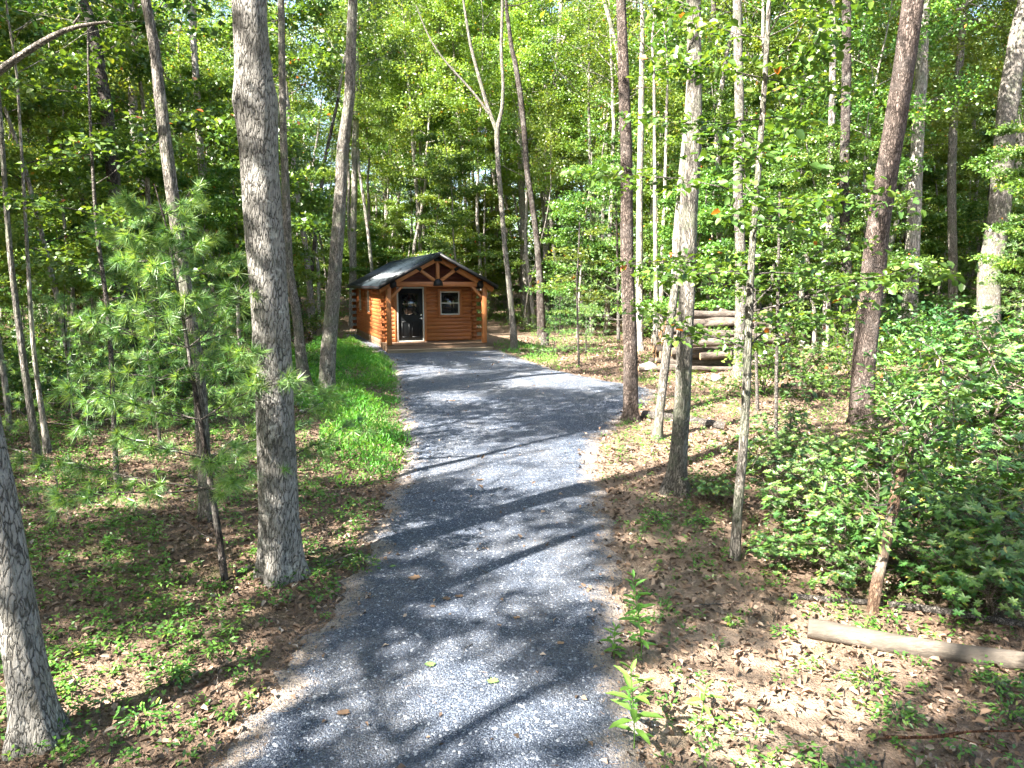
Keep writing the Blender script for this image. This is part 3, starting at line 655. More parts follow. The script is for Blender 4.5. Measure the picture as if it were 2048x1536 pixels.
g = Geo(); g.tube([(1.54, yd-.012, 1.25), (1.54, yd-.05, 1.25)], .03, 10); g.tube([(1.54, yd-.05, 1.25), (1.47, yd-.055, 1.245)], .012, 8); g.tube([(1.54, yd-.012, 1.38), (1.54, yd-.035, 1.38)], .026, 10); g.build('handle', MHND, d_o)
# windows
def window(x0, x1, z0, z1, y, side=False, mir=False):
    f = Geo(); fr = Geo(); pn = Geo(); tr = Geo(); mb = Geo()
    def bx(G_, a, b, c, d, e, f_):
        if side: G_.box(XL+c, XL+d, a, b, e, f_)
        else: G_.box(a, b, y+c, y+d, e, f_)
    t = .09
    bx(tr, x0-t, x0, -.06, .04, z0-t, z1+t); bx(tr, x1, x1+t, -.06, .04, z0-t, z1+t); bx(tr, x0, x1, -.06, .04, z1, z1+t); bx(tr, x0, x1, -.075, .04, z0-t, z0)
    w = .05
    bx(fr, x0, x0+w, -.045, .03, z0, z1); bx(fr, x1-w, x1, -.045, .03, z0, z1); bx(fr, x0+w, x1-w, -.045, .03, z1-w, z1); bx(fr, x0+w, x1-w, -.045, .03, z0, z0+w)
    zm = (z0+z1)/2; bx(fr, x0+w, x1-w, -.047, .028, zm-.025, zm+.025)
    bx(pn, x0+w, x1-w, 0, .006, z0+w, z1-w)
    for k in (1, 2): xx = x0+w+(x1-x0-2*w)*k/3; bx(mb, xx-.007, xx+.007, -.012, -.002, z0+w, z1-w)
    for zz in ((z0+zm)/2, (z1+zm)/2): bx(mb, x0+w, x1-w, -.016, -.013, zz-.007, zz+.007)
    o = fr.build('window', MWHT, cab); bev(o, .004); pn.build('pane', MGL, o); mb.build('grille', MWHT if side else MBLK, o); bev(tr.build('trim', WT, o), .004)
window(2.30, 3.08, 1.37, 2.29, D0)
for (a_, b_, c_, d_) in wl: window(a_, b_, c_+.01, d_-.01, 0, side=True)
# gravel pad shows left of the cabin, nothing more to do

# ------------------------------------------------------------------ woodpile, fallen logs, stones, stumps
m = NT('cut_end'); co = m.coords((1, 1, 1), True); m.bsdf(m.mix(m.noise(co, 14, 5, .7), (.30, .16, .08), (.52, .33, .19)), .85, .2); MEND = m.m
m = NT('bare_log_wood'); co = m.coords((2.2, 30, 30)); f = m.noise(co, 1.3, 6, .65, .4); n2 = m.noise(m.coords((1, 1, 1)), 3.2, 5, .7)
m.bsdf(m.mix(m.ramp(n2, [(.42, (0, 0, 0)), (.56, (.85, .85, .85))]), m.mix(m.ramp(f, [(.38, (0, 0, 0)), (.6, (1, 1, 1))]), (.07, .055, .043), (.2, .165, .13)), (.10, .085, .07)), .9, .15, bump=f, bstr=.7, bdist=.02); MBARE = m.m
def log_obj(p, q, r0, r1, mat, label, cat='log', group=None, name='log', bend=.02, seed=0., n=14, end=MEND, kinks=0):
    p = np.array(p, float); q = np.array(q, float); K = 14; t = np.linspace(0, 1, K)[:, None]; b = p.copy()
    pts = p+(q-p)*t; w = np.linalg.norm(q-p)*bend; pts[:, 2] += (w*np.sin(math.pi*t)*math.sin(seed*3))[:, 0]*.6; pts[:, 1] += (w*np.sin(math.pi*t*1.3)*math.cos(seed*2))[:, 0]
    g = Geo(); g.tube(pts, r0+(r1-r0)*t[:, 0], n, cap=False, rough=.035, seed=seed)
    root = empty(name, b); g.build('bark', mat, root, smooth=True, off=b)
    e = Geo()
    for (c, d, rr) in ((pts[0], pts[0]-pts[1], r0), (pts[-1], pts[-1]-pts[-2], r1)):
        c = c+nrm(d)*.002; e.tube([c-nrm(d)*.012, c], rr*.93, n)
    e.build('cut_end', end, root, off=b)
    return tag(root, label, cat, group)
m = NT('pale_log_bark'); co = m.coords((6, 26, 26)); f = m.noise(co, 1.2, 6, .75)
m.bsdf(m.mix(m.ramp(f, [(.35, (0, 0, 0)), (.65, (1, 1, 1))]), (.05, .04, .033), (.17, .14, .115)), .9, .15, bump=f, bstr=.8, bdist=.03); MLOG = m.m
r = np.random.default_rng(3)
W0 = G(1290, 745); W1 = G(1560, 742); yb = min(W0[1], W1[1])+.2; ords = ['bottom', 'second', 'third', 'fourth', 'fifth', 'sixth', 'top']
rows = ['front', 'second', 'third', 'fourth', 'fifth', 'sixth', 'rear']
ords = ['bottom', 'second', 'third', 'fourth', 'fifth', 'sixth', 'seventh', 'eighth', 'ninth', 'top']
for k in range(10):
    nk = 7-int(k*.6)
    for j in range(nk):
        rad = .085+.055*r.random(); LL = 2.6+1.9*r.random()-(.12*k); xx = 4.25+.06*k+.5*r.random()
        y_ = yb+j*.25+k*.125+.04*r.normal(); z_ = float(gz(6, y_))+.11+k*.172+.012*r.normal()
        if k == 0 and j == 0: xx = 3.75; LL = 3.0
        yw = .13*r.normal(); tl = .06*r.normal() if k > 1 else 0
        if j == 0: lb = f'grey cut log at the front of the {ords[k]} layer of the woodpile'
        elif j == nk-1: lb = f'cut log at the back of the {ords[k]} layer of the woodpile'
        else: lb = f'cut log, {rows[j]} from the front in the {ords[k]} layer of the woodpile'
        o = log_obj((xx, y_-yw*LL*.3, z_-tl), (xx+LL, y_+yw*LL*.3, z_+tl*2), rad, rad*(.65+.25*r.random()), MLOG, lb, group='logs in the woodpile', bend=.03, seed=r.random()*6)
# short logs that stick out of the front
for i_, (a, b, rad, lb) in enumerate([((1350, 690), (1470, 683), .13, 'short orange ended log resting across the front of the woodpile'), ((1500, 672), (1565, 682), .14, 'thick log with a fresh orange cut end on the right of the woodpile'),
                        ((1400, 713), (1462, 708), .11, 'small log with orange end low in the front of the woodpile'), ((1440, 622), (1540, 650), .10, 'thin crooked log sloping along the top of the woodpile')]):
    Yk = yb-.12+(0, .55, .0, 1.4)[i_]
    log_obj(P(*a, Yk), P(*b, Yk-.05), rad, rad*.95, MLOG, lb, group='logs in the woodpile', seed=i_+.3)
def glog(a, b, rad, lb, mat, name='fallen_log', r1=None, **k):
    p, q = G(*a), G(*b); p[2] += rad*.85; q[2] += (r1 or rad)*.85; return log_obj(p, q, rad, r1 or rad*.9, mat, lb, 'log', name=name, **k)
glog((1615, 1272), (2120, 1350), .088, 'thick pale bare log lying across the sunny forest floor', MBARE, r1=.072, seed=1.2, end=MBARE, n=24)
glog((1580, 1196), (1765, 1212), .03, 'thin brown fallen pole behind the thick pale log', M['twig'], seed=2.)
glog((1775, 1215), (2045, 1255), .036, 'grey fallen pole lying under the laurel trunk', M['twig'], seed=3.)
glog((1285, 836), (1450, 860), .085, 'brownish log on the ground between the two grey trees', M['twig'], seed=.5)
glog((1560, 775), (1700, 772), .05, 'thin dark log lying beyond the shrubs near the leaning pine', M['twig'], seed=.9)
glog((470, 1152), (535, 1130), .035, 'short pale root like stick at the foot of the big oak', M['dead'], seed=.9)
def rock(px, py, s, label, group=None, mat=None, lift=.3, seed=1):
    rr = np.random.default_rng(seed); c = G(px, py); g = Geo(); n = 10; K = 7
    th = np.linspace(0, 2*math.pi, n, endpoint=False); ph = np.linspace(-math.pi/2, math.pi/2, K)
    v = np.array([[(math.cos(p)*math.cos(t), math.cos(p)*math.sin(t), math.sin(p)*.62) for t in th] for p in ph]).reshape(-1, 3)
    off = rr.normal(size=(4, 3)); w = 1+.16*np.sin(v@off[0]*3)+.12*np.sin(v@off[1]*5+1)+.08*np.sin(v@off[2]*8); v = v*w[:, None]*s*np.array([1, .8, 1])
    i_ = np.arange(K-1)[:, None]*n; j = np.arange(n)[None, :]; q = np.stack([i_+j, i_+(j+1) % n, i_+n+(j+1) % n, i_+n+j], -1).reshape(-1, 4)
    g.add(v, q=q); o = g.build('stone' if s < .2 else 'boulder', mat); o.location = (c[0], c[1], c[2]+s*lift); o.rotation_euler = (0, 0, rr.random()*6)
    return tag(o, label, 'stone', group)
m = NT('grey_stone'); co = m.coords((1, 1, 1)); f = m.noise(co, 9, 6, .7); m.bsdf(m.mix(f, (.16, .15, .15), (.52, .5, .5)), .85, .2, bump=f, bstr=.8, bdist=.03); MST = m.m
r = np.random.default_rng(5)
for i_ in range(15): rock(590+r.random()*52, 803+r.random()*24, .06+.05*r.random(), 'small pale stone in the heap behind the big oak', 'stones heaped behind the big oak', MST, seed=i_, lift=.35+.9*(i_ % 3 == 0))
rock(614, 1146, .05, 'small white stone beside the foot of the big oak', None, MST, seed=30)
rock(1432, 762, .17, 'rounded grey boulder in front of the woodpile', None, MST, seed=31)
rock(1298, 742, .28, 'mossy grey boulder at the left end of the woodpile', None, MST, seed=32)
def stump(px, py, rad, h, mat, label):
    c = G(px, py); g = Geo(); g.tube([c+[0, 0, -.05], c+[0, 0, h*.25], c+[.01, 0, h*.7], c+[.02, 0, h]], [rad*1.35, rad*1.05, rad, rad*.95], 16, rough=.05, seed=px, cap=True)
    o = g.build('stump', mat, smooth=False, off=c); o.location = c; return tag(o, label, 'stump')
stump(1090, 692, .16, .55, M['bark_dark'], 'dark stump right of the cabin beside the small pine')
m = NT('charred_wood'); f = m.noise(m.coords((12, 12, 3)), 2, 5); m.bsdf(m.mix(f, (.006, .006, .008), (.02, .02, .022)), .8, .2, bump=f, bstr=.7, bdist=.03); MCH = m.m
stump(1808, 838, .24, .55, MCH, 'black charred stump half hidden in the laurel behind the leaning pine')

# ------------------------------------------------------------------ individually placed trees
SHADE = []
def px_trunk(pts, extra=0.):
    """pts: (px, py, width px) bottom to top -> world polyline and radii in the plane of the base's depth"""
    b = G(pts[0][0], pts[0][1]); Yd = b[1]+extra; out = []; rad = []
    for (x_, y_, w_) in pts:
        p = P(x_, y_, Yd); out.append(p); zc = Yd*math.cos(PITCH)-(p[2]-CAMZ)*math.sin(PITCH); rad.append(w_/2*zc/FPX)
    out[0][2] = float(gz(out[0][0], Yd))-.03
    return np.array(out), np.array(rad)
def smooth_path(p, rad, st):
    L = np.r_[0, np.cumsum(np.linalg.norm(np.diff(p, axis=0), axis=1))]; n = max(3, int(L[-1]/st)); s = np.linspace(0, L[-1], n)
    q = np.stack([np.interp(s, L, p[:, k]) for k in range(3)], 1); rr = np.interp(s, L, rad)
    for _ in range(2): q[1:-1] = (q[:-2]+2*q[1:-1]+q[2:])/4
    return q, rr
def placed_tree(name, label, pts, bark, leafm, top=16., cbase=8.5, cr=3.2, flare=1., limbs=(), seed=0, per=26, ls=.13, segs=20, lobes=4, stubs=0, crown='broad', size_cat='tree', nb=15, rise=(.35, .9), group=None):
    r = np.random.default_rng(seed+100); p, rad = px_trunk(pts); b = p[0].copy(); b[2] += .03
    # carry the trunk on past the frame up to the crown
    d = nrm(p[-1]-p[-3 if len(p) > 3 else 0]); zt = b[2]+cbase
    if p[-1][2] < zt:
        k = (zt-p[-1][2])/max(d[2], .3); p = np.vstack([p, p[-1]+d*k]); rad = np.r_[rad, rad[-1]*.85]
    q, rr = smooth_path(p, rad, .22 if rad[0] > .1 else .35)
    root = empty(name, b); tag(root, label, size_cat, group)
    g = Geo(); g.tube(q, rr, segs, rough=.022, seed=seed*1.7, lobes=lobes, cap=False); 
    for i_ in range(stubs):
        k = int(len(q)*(.15+.8*r.random())); az = r.random()*6.28; dv = np.array([math.cos(az), math.sin(az), .35]); tw = bez(q[k], dv, .35+.8*r.random(), 5, r, .25); g.tube(tw, np.linspace(.012, .003, 6), 5, cap=False)
    g.build('trunk', bark, root, smooth=True, off=b)
    for lp in limbs:
        Yd = p[0][1]; lq = np.array([P(x_, y_, Yd+.02*i_) for i_, (x_, y_, w_) in enumerate(lp)]); lr = np.array([w_/2*Yd/FPX for (_, _, w_) in lp])
        lq, lr = smooth_path(lq, lr, .4); g = Geo(); g.tube(lq, lr, 8, cap=False, rough=.03, seed=seed); g.build('limb', bark, root, smooth=True, off=b)
    tp = q[-1]
    if crown == 'broad':
        H = max(top-cbase, 3.); lg, cl = crown_broad(r, H, cr, rr[-1]*.95, nb=nb, rise=rise); lo = tp
        lg.build('branches', bark, root, off=-(tp-b)); cw = cl.copy(); cw[:, :3] += tp
        gap, out = in_sun_gap(cw); keep = ~(gap & ~out); cw = cw[keep]; fg = Geo(); clump_leaves(fg, cw, per, ls, r); fg.build('crown', leafm, root, off=b)
    elif crown == 'layer':
        cl = []; g = Geo(); L = np.r_[0, np.cumsum(np.linalg.norm(np.diff(q, axis=0), axis=1))]; zlo, zhi = cr_range[label] if label in cr_range else (.35, 1.)
        for i_ in range(nb):
            t = zlo+(zhi-zlo)*(i_+r.random())/nb; k = min(len(q)-1, int(t*(len(q)-1))); az = i_*2.4+r.random(); LL = cr*(.5+.6*r.random())*(1-.45*t)
            bb = bez(q[k], (math.cos(az), math.sin(az), .2+.15*r.normal()), LL, 6, r, .12, -.015); g.tube(bb, np.linspace(max(.006, rr[k]*.3), .003, 7), 5, cap=False)
            for s in range(2, 7):
                cl.append((*bb[s], .16+.14*r.random(), .3))
                for sd in (-1, 1):
                    a2 = az+sd*(.6+.4*r.random()); l2 = LL*(.12+.2*r.random()); e2 = bb[s]+np.array([math.cos(a2)*l2, math.sin(a2)*l2, .05*r.normal()])
                    g.tube([bb[s], e2], [.003, .002], 3, cap=False); cl.append((*e2, .14+.16*r.random(), .3))
        g.build('branches', M['twig'], root, off=b); fg = Geo(); clump_leaves(fg, np.array(cl), per, ls, r, jit=.5, fancy=True, asp=.72); fg.build('crown', leafm, root, off=b)
    return root, q
cr_range = {}
T = placed_tree
T('oak_tree', 'thick pale flaky barked oak nearest the drive with a dark swollen ring on its trunk',
  [(563, 1152, 100), (562, 1125, 86), (558, 1025, 76), (553, 900, 74), (545, 705, 73), (532, 500, 73), (526, 444, 74), (517, 300, 75), (514, 235, 82), (512, 200, 88), (509, 165, 74), (505, 100, 68), (498, 0, 66)], M['bark_oak'], M['leaf'], top=17, cbase=9, cr=3.6, seed=1, segs=40)
T('oak_tree', 'lichen spotted trunk leaning out of the bottom left corner', [(74, 1480, 112), (66, 1420, 84), (53, 1342, 73), (28, 1205, 70), (14, 1068, 66), (-3, 1000, 64), (-30, 860, 60), (-60, 700, 56)], M['bark_oak'], M['leaf'], top=16, cbase=8, cr=3.3, seed=2, segs=36)
T('maple_tree', 'slender grey tree rising behind the feathery young pine', [(415, 1040, 34), (410, 944, 26), (400, 773, 26), (390, 705, 26), (376, 602, 25), (359, 500, 24), (342, 369, 24), (333, 300, 24), (321, 205, 24), (315, 150, 20), (309, 85, 20), (290, 0, 18)], M['bark_grey'], M['leaf_y'], top=14, cbase=8, cr=3, seed=3, stubs=4)
T('oak_tree', 'dark furrowed trunk behind the young pine on the left', [(265, 775, 40), (256, 670, 28), (246, 600, 27), (241, 500, 26), (232, 410, 25), (222, 308, 24), (212, 205, 23), (196, 120, 22), (185, 45, 20), (165, 0, 18)], M['bark_dark'], M['leaf'], cbase=9.5, seed=5)
T('maple_tree', 'tall grey tree standing in the grass left of the cabin', [(655, 796, 52), (653, 773, 36), (656, 705, 31), (666, 602, 28), (673, 500, 26), (682, 376, 24), (685, 290, 23), (699, 205, 21), (702, 85, 20), (706, 0, 18)], M['bark_grey'], M['leaf_y'], cbase=9, top=17, seed=6)
T('maple_tree', 'grey trunk with flared foot beside the stone heap', [(613, 798, 42), (607, 750, 26), (601, 705, 21), (595, 637, 19), (577, 534, 17), (572, 400, 16), (566, 250, 14), (562, 0, 13)], M['bark_grey'], M['leaf'], cbase=9.5, seed=7)
T('maple_tree', 'thin leaning tree between the young pine and the dark furrowed trunk', [(345, 705, 24), (330, 610, 20), (311, 523, 20), (300, 478, 20), (290, 393, 18), (273, 308, 18), (262, 150, 15)], M['bark_far'], M['leaf'], cbase=9.5, seed=8)
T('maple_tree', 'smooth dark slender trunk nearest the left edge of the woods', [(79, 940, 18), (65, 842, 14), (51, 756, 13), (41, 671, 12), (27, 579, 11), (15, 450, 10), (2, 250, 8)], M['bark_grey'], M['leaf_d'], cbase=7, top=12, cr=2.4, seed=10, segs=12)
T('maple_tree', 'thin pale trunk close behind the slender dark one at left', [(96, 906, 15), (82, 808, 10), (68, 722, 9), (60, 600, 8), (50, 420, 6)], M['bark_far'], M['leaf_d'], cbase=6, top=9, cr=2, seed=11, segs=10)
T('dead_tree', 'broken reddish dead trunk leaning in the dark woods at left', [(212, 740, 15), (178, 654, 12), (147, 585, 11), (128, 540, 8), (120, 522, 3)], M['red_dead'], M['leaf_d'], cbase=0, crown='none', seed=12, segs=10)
T('maple_tree', 'slim grey tree seen between the slender grey tree and the big oak', [(425, 668, 18), (420, 480, 14), (417, 393, 14), (403, 325, 13), (393, 205, 12), (390, 85, 10), (388, 0, 9)], M['bark_far'], M['leaf_y'], cbase=11, top=17, seed=13, segs=12)
T('maple_tree', 'slim pale tree just right of the flared grey trunk', [(626, 676, 17), (622, 602, 12), (612, 500, 11), (588, 342, 10), (575, 200, 9)], M['bark_far'], M['leaf'], cbase=11, seed=14, segs=12)
T('maple_tree', 'pale forked tree standing right behind the cabin corner', [(1029, 702, 17.6), (1025, 636, 11.2), (1017, 558, 10.4), (1010, 500, 9.6), (1003, 410, 9.6), (996, 325, 9.6), (993, 253, 10.4), (1003, 232, 7.2), (1007, 171, 6.4), (1002, 103, 6.4), (1005, 0, 5.6)], M['bark_grey'], M['leaf_y'], cbase=13.5, top=19, seed=15, segs=12,
  limbs=[[(994, 262, 8.8), (982, 232, 7.2), (973, 212, 7.2), (959, 154, 6.4), (942, 103, 5.6), (932, 34, 4.8), (926, 0, 4.0), (918, -70, 3.2)], [(978, 228, 4.8), (965, 205, 4.8), (935, 171, 4.0), (908, 143, 4.0), (873, 103, 3.2), (853, 68, 2.4), (832, 10, 1.6)]])
T('oak_tree', 'dark barked tree right of the forked tree', [(1084, 676, 18), (1078, 525, 13), (1072, 461, 12), (1061, 386, 11), (1054, 342, 11), (1048, 256, 11), (1041, 191, 11), (1030, 120, 10), (1024, 103, 9), (1013, 17, 7)], M['bark_dark'], M['leaf'], cbase=14, top=20, seed=16, segs=12)
T('maple_tree', 'tall pale tree forking high in the middle of the background', [(1092, 646, 15), (1092, 376, 13), (1102, 273, 13), (1109, 205, 12), (1116, 103, 9), (1123, 0, 8)], M['bark_far'], M['leaf_y'], cbase=16, top=22, seed=17, segs=10, limbs=[[(1103, 262, 9), (1094, 220, 8), (1089, 171, 7), (1085, 17, 6), (1083, -60, 4)], [(1116, 110, 6), (1135, 60, 5), (1150, 10, 4)]])
T('maple_tree', 'pale trunk directly left of the cabin roof', [(706, 652, 17), (706, 478, 13), (709, 376, 12), (709, 308, 12), (712, 200, 10), (715, 60, 8)], M['bark_far'], M['leaf'], cbase=13, top=19, seed=18, segs=10)
T('maple_tree', 'thin bare pole tree rising behind the left slope of the cabin roof', [(841, 648, 11), (841, 495, 8), (836, 410, 8), (827, 308, 7), (819, 191, 6), (812, 120, 5)], M['bark_far'], M['leaf_y'], cbase=14, top=19, seed=19, segs=8, limbs=[[(820, 205, 4), (835, 190, 4), (842, 150, 3), (846, 60, 2)]])
T('maple_tree', 'thin tree rising straight behind the cabin gable', [(931, 650, 9), (931, 410, 7), (928, 325, 7), (918, 239, 6), (911, 154, 5), (905, 60, 4)], M['bark_far'], M['leaf_y'], cbase=15, top=20, seed=20, segs=8)
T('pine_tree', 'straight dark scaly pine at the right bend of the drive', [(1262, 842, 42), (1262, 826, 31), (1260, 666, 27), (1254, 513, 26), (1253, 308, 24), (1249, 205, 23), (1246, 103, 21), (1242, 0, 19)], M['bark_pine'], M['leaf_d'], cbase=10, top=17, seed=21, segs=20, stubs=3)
T('oak_tree', 'thick ridged grey tree with wide foot right of the drive', [(1350, 984, 70), (1352, 965, 50), (1355, 930, 40), (1359, 873, 34), (1366, 790, 32), (1370, 666, 32), (1377, 548, 31), (1379, 438, 30), (1384, 347, 30), (1391, 256, 29), (1388, 146, 28), (1388, 0, 27)], M['bark_grey'], M['leaf'], cbase=9.5, top=17, seed=22, segs=32)
T('maple_tree', 'small leaning tree crossing behind the thick ridged grey tree', [(1315, 878, 26), (1316, 860, 18), (1328, 748, 17), (1341, 645, 17), (1353, 554, 15), (1362, 450, 13), (1372, 330, 11)], M['bark_grey'], M['leaf_y'], cbase=7, top=11, cr=2.3, seed=23, segs=14)
T('maple_tree', 'tall straight grey tree in front of the woodpile', [(1479, 756, 30), (1479, 735, 23), (1481, 624, 21), (1481, 500, 20), (1475, 365, 19), (1479, 219, 18), (1475, 36, 17), (1474, 0, 16)], M['bark_grey'], M['leaf'], cbase=10.5, top=18, seed=24, segs=16)
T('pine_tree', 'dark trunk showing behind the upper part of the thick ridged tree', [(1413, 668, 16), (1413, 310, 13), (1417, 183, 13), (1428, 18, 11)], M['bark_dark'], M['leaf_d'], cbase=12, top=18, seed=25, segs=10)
cr_range['slim pale tree with round leaved sprays standing nearest at right'] = (.38, .98)
T('young_tree', 'slim pale tree with round leaved sprays standing nearest at right', [(1469, 1117, 26), (1471, 1059, 20), (1481, 955, 19), (1490, 873, 18), (1494, 748, 16), (1498, 624, 15), (1501, 520, 14), (1512, 402, 12), (1519, 329, 12), (1523, 256, 11), (1530, 146, 10), (1537, 73, 9), (1537, 0, 8)], M['bark_grey'], M['leaf'], cbase=6.2, crown='layer', cr=2.3, nb=22, per=11, ls=.085, seed=26, segs=18, size_cat='tree')
T('young_tree', 'very thin sapling in front of the right end of the woodpile', [(1515, 822, 7), (1512, 686, 6), (1508, 541, 5), (1506, 430, 4)], M['twig'], M['leaf'], cbase=4.5, crown='layer', cr=1.4, nb=9, per=8, ls=.08, seed=27, segs=8)
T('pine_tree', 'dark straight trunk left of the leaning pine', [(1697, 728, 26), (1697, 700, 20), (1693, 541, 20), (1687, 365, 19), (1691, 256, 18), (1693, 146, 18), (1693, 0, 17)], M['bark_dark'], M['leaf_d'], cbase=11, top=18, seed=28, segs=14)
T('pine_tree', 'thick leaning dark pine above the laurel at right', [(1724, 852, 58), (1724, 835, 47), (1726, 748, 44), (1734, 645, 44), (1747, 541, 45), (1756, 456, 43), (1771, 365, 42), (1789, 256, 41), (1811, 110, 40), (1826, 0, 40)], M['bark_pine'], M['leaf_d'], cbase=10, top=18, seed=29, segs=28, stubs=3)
T('maple_tree', 'narrow grey tree between the leaning pine and the broad trunk at far right', [(1906, 696, 20), (1906, 548, 16), (1903, 365, 16), (1906, 256, 15), (1917, 146, 14), (1928, 37, 13)], M['bark_grey'], M['leaf_y'], cbase=10, seed=30, segs=12)
T('oak_tree', 'broad grey trunk curving up at the far right edge', [(1978, 704, 54), (1978, 666, 41), (1978, 541, 40), (1987, 500, 40), (1998, 438, 39), (2008, 292, 37), (2016, 200, 36), (2040, 60, 34), (2055, 0, 33)], M['bark_grey'], M['leaf'], cbase=10.5, top=18, cr=4, seed=31, segs=24)
T('maple_tree', 'white sunlit trunk beyond the leaning pine', [(1817, 704, 38), (1817, 686, 30), (1821, 583, 28), (1833, 329, 24), (1848, 37, 20)], M['bark_far'], M['leaf'], cbase=11, seed=32, segs=14)
T('maple_tree', 'pale trunk immediately right of the straight dark pine', [(1280, 702, 21), (1279, 680, 15), (1279, 541, 14), (1279, 400, 13), (1282, 250, 12), (1284, 100, 10)], M['bark_far'], M['leaf_y'], cbase=12, top=19, seed=33, segs=10)
for k_, (lb, pts) in enumerate([('thin pole tree at the left end of the woodpile', [(1312, 705, 11), (1312, 560, 9), (1310, 420, 8), (1309, 250, 6)]),
    ('thin pale pole tree behind the small leaning tree', [(1322, 690, 10), (1323, 541, 8), (1330, 380, 7), (1334, 200, 5)]),
    ('white pole tree standing just behind the woodpile', [(1424, 655, 10), (1424, 562, 8), (1426, 400, 7), (1430, 200, 6)]),
    ('pale slightly leaning trunk left of the straight dark pine', [(1213, 670, 13), (1217, 541, 10), (1222, 420, 9), (1228, 250, 8)]),
    ('pale pole tree near the middle of the brown clearing', [(1183, 664, 9), (1184, 560, 8), (1182, 400, 7), (1178, 220, 6)]),
    ('grey trunk with rounded foot beyond the small stump', [(1053, 648, 18), (1050, 540, 15), (1044, 400, 13), (1036, 250, 11)]),
    ('pale thin tree between the slender dark trunks and the red dead one', [(118, 690, 9), (112, 560, 8), (100, 350, 7), (92, 120, 5)]),
    ('dark pole behind the rightmost laurel', [(2030, 668, 14), (2032, 500, 12), (2036, 300, 10), (2040, 100, 9)]),
    ('slim pale pole just right of the tall tree before the woodpile', [(1518, 660, 8), (1522, 500, 8), (1530, 300, 7), (1536, 100, 5)])]):
    T('maple_tree', lb, pts, M['bark_far'], M['leaf_y' if k_ % 2 else 'leaf'], cbase=10+k_ % 3, top=17+k_ % 3, cr=2.6, seed=40+k_, segs=9, lobes=0)
for k_, (lb, pts, cr_, nb_) in enumerate([('bare thin sapling with few leaves in front of the young pine', [(235, 990, 11), (229, 876, 10), (222, 705, 9), (220, 637, 9), (212, 578, 9), (196, 500, 8), (191, 444, 7), (186, 342, 6), (178, 205, 5), (176, 60, 4)], 1.9, 12),
    ('very thin sapling in the brown clearing right of the cabin', [(1158, 732, 5), (1155, 640, 4), (1153, 560, 4), (1158, 500, 3)], 1.6, 9),
    ('thin dark stemmed sapling inside the laurel thicket', [(1552, 948, 8), (1552, 790, 7), (1556, 583, 6), (1558, 470, 5)], 1.6, 12),
    ('dark crooked sapling leaning behind the white trunk', [(1906, 655, 13), (1880, 580, 11), (1862, 533, 10), (1830, 450, 8), (1800, 380, 6)], 2.4, 12)]):
    cr_range[lb] = (.45, 1.)
    T('young_tree', lb, pts, M['twig'], M['leaf_y' if k_ == 1 else 'leaf'], cbase=(4.2, 4.5, 4.2, 6.)[k_], crown='layer', cr=cr_, nb=nb_, per=8, ls=.085, seed=60+k_, segs=9, lobes=0)

# ---- the feathery young white pine and smaller pines
def young_pine(px, py, H, R0, rad, label, seed, per=26, L=.11, W=.0045, dens=1., whorl=.34, low=.1, lean=(0, 0), group=None, name='white_pine'):
    r = np.random.default_rng(seed); b = G(px, py); root = empty(name, b); tag(root, label, 'pine', group)
    gt, gb, gn, ld = crown_pine(r, H, R0, rad, low, whorl, per, L, W, dens); gt.build('trunk', M['bark_dark'], root, smooth=True); gb.build('branches', M['twig'], root); gn.build('needles', M['needle'], root)
    root.rotation_euler = (lean[1], lean[0], 0); return root
young_pine(450, 1162, 4.0, 1.6, .038, 'feathery young white pine with soft blue green needles before the big oak', 1, lean=(-.09, 0), per=46, dens=1.15, low=.24, whorl=.33, W=.0075, L=.125)
young_pine(322, 905, 4.2, 1.5, .03, 'second young white pine, darker, left of the feathery one', 2, lean=(-.03, 0), per=26, dens=.8, low=.12, W=.008)
young_pine(255, 800, 3.6, 1.5, .03, 'bright young white pine between the dark furrowed trunk and the bare sapling', 7, per=24, dens=.8, W=.010)
young_pine(395, 775, 3.0, 1.4, .03, 'young white pine deeper in the woods behind the slender grey tree', 8, per=24, dens=.8, W=.010)
young_pine(60, 800, 3.4, 1.5, .03, 'young white pine at the far left behind the brush heap', 9, per=24, dens=.8, W=.010)
young_pine(150, 880, 2.8, 1.3, .03, 'low young pine in the shade at the left edge', 3, per=26, dens=.8, W=.009)
young_pine(1120, 668, 3.6, 1.1, .035, 'small light green pine beside the stump right of the cabin', 4, per=14, dens=.7, W=.009)
young_pine(1172, 712, 1.9, 1.0, .025, 'knee high pine seedling in the brown clearing', 5, per=14, dens=.8, W=.009)
young_pine(1108, 712, 1.3, .8, .02, 'tiny pine seedling at the edge of the grass tuft', 6, per=14, dens=.8, W=.009)

# ---- sticks, dead branches
def dead_branch(px, py, az, L, rad, label, seed, el=.25, mat='dead', group=None, z=.03, nt=5):
    r = np.random.default_rng(seed); b = G(px, py); root = b.copy(); g = Geo()
    m_ = bez((0, 0, z), (math.cos(az), math.sin(az), el), L, 8, r, .16, -.03*el); g.tube(m_, np.linspace(rad, rad*.25, 9), 6)
    for i_ in range(nt):
        k = 2+i_ % 6; a2 = az+(-1)**i_*(.5+.5*r.random()); tw = bez(m_[k], (math.cos(a2), math.sin(a2), el+.3*r.normal()), L*(.25+.25*r.random()), 4, r, .2); g.tube(tw, np.linspace(rad*.5, rad*.12, 5), 4)
        g.tube(bez(tw[2], (math.cos(a2+.8), math.sin(a2+.8), el), L*.14, 2, r, .2), [rad*.3, rad*.2, rad*.1], 3)
    o = g.build('dead_branch', M[mat]); o.location = root; return tag(o, label, 'branch', group)
dead_branch(118, 1015, 2.2, 1.0, .011, 'pale forked dead branch beside the bottom left trunk', 1, .5)
r = np.random.default_rng(11)
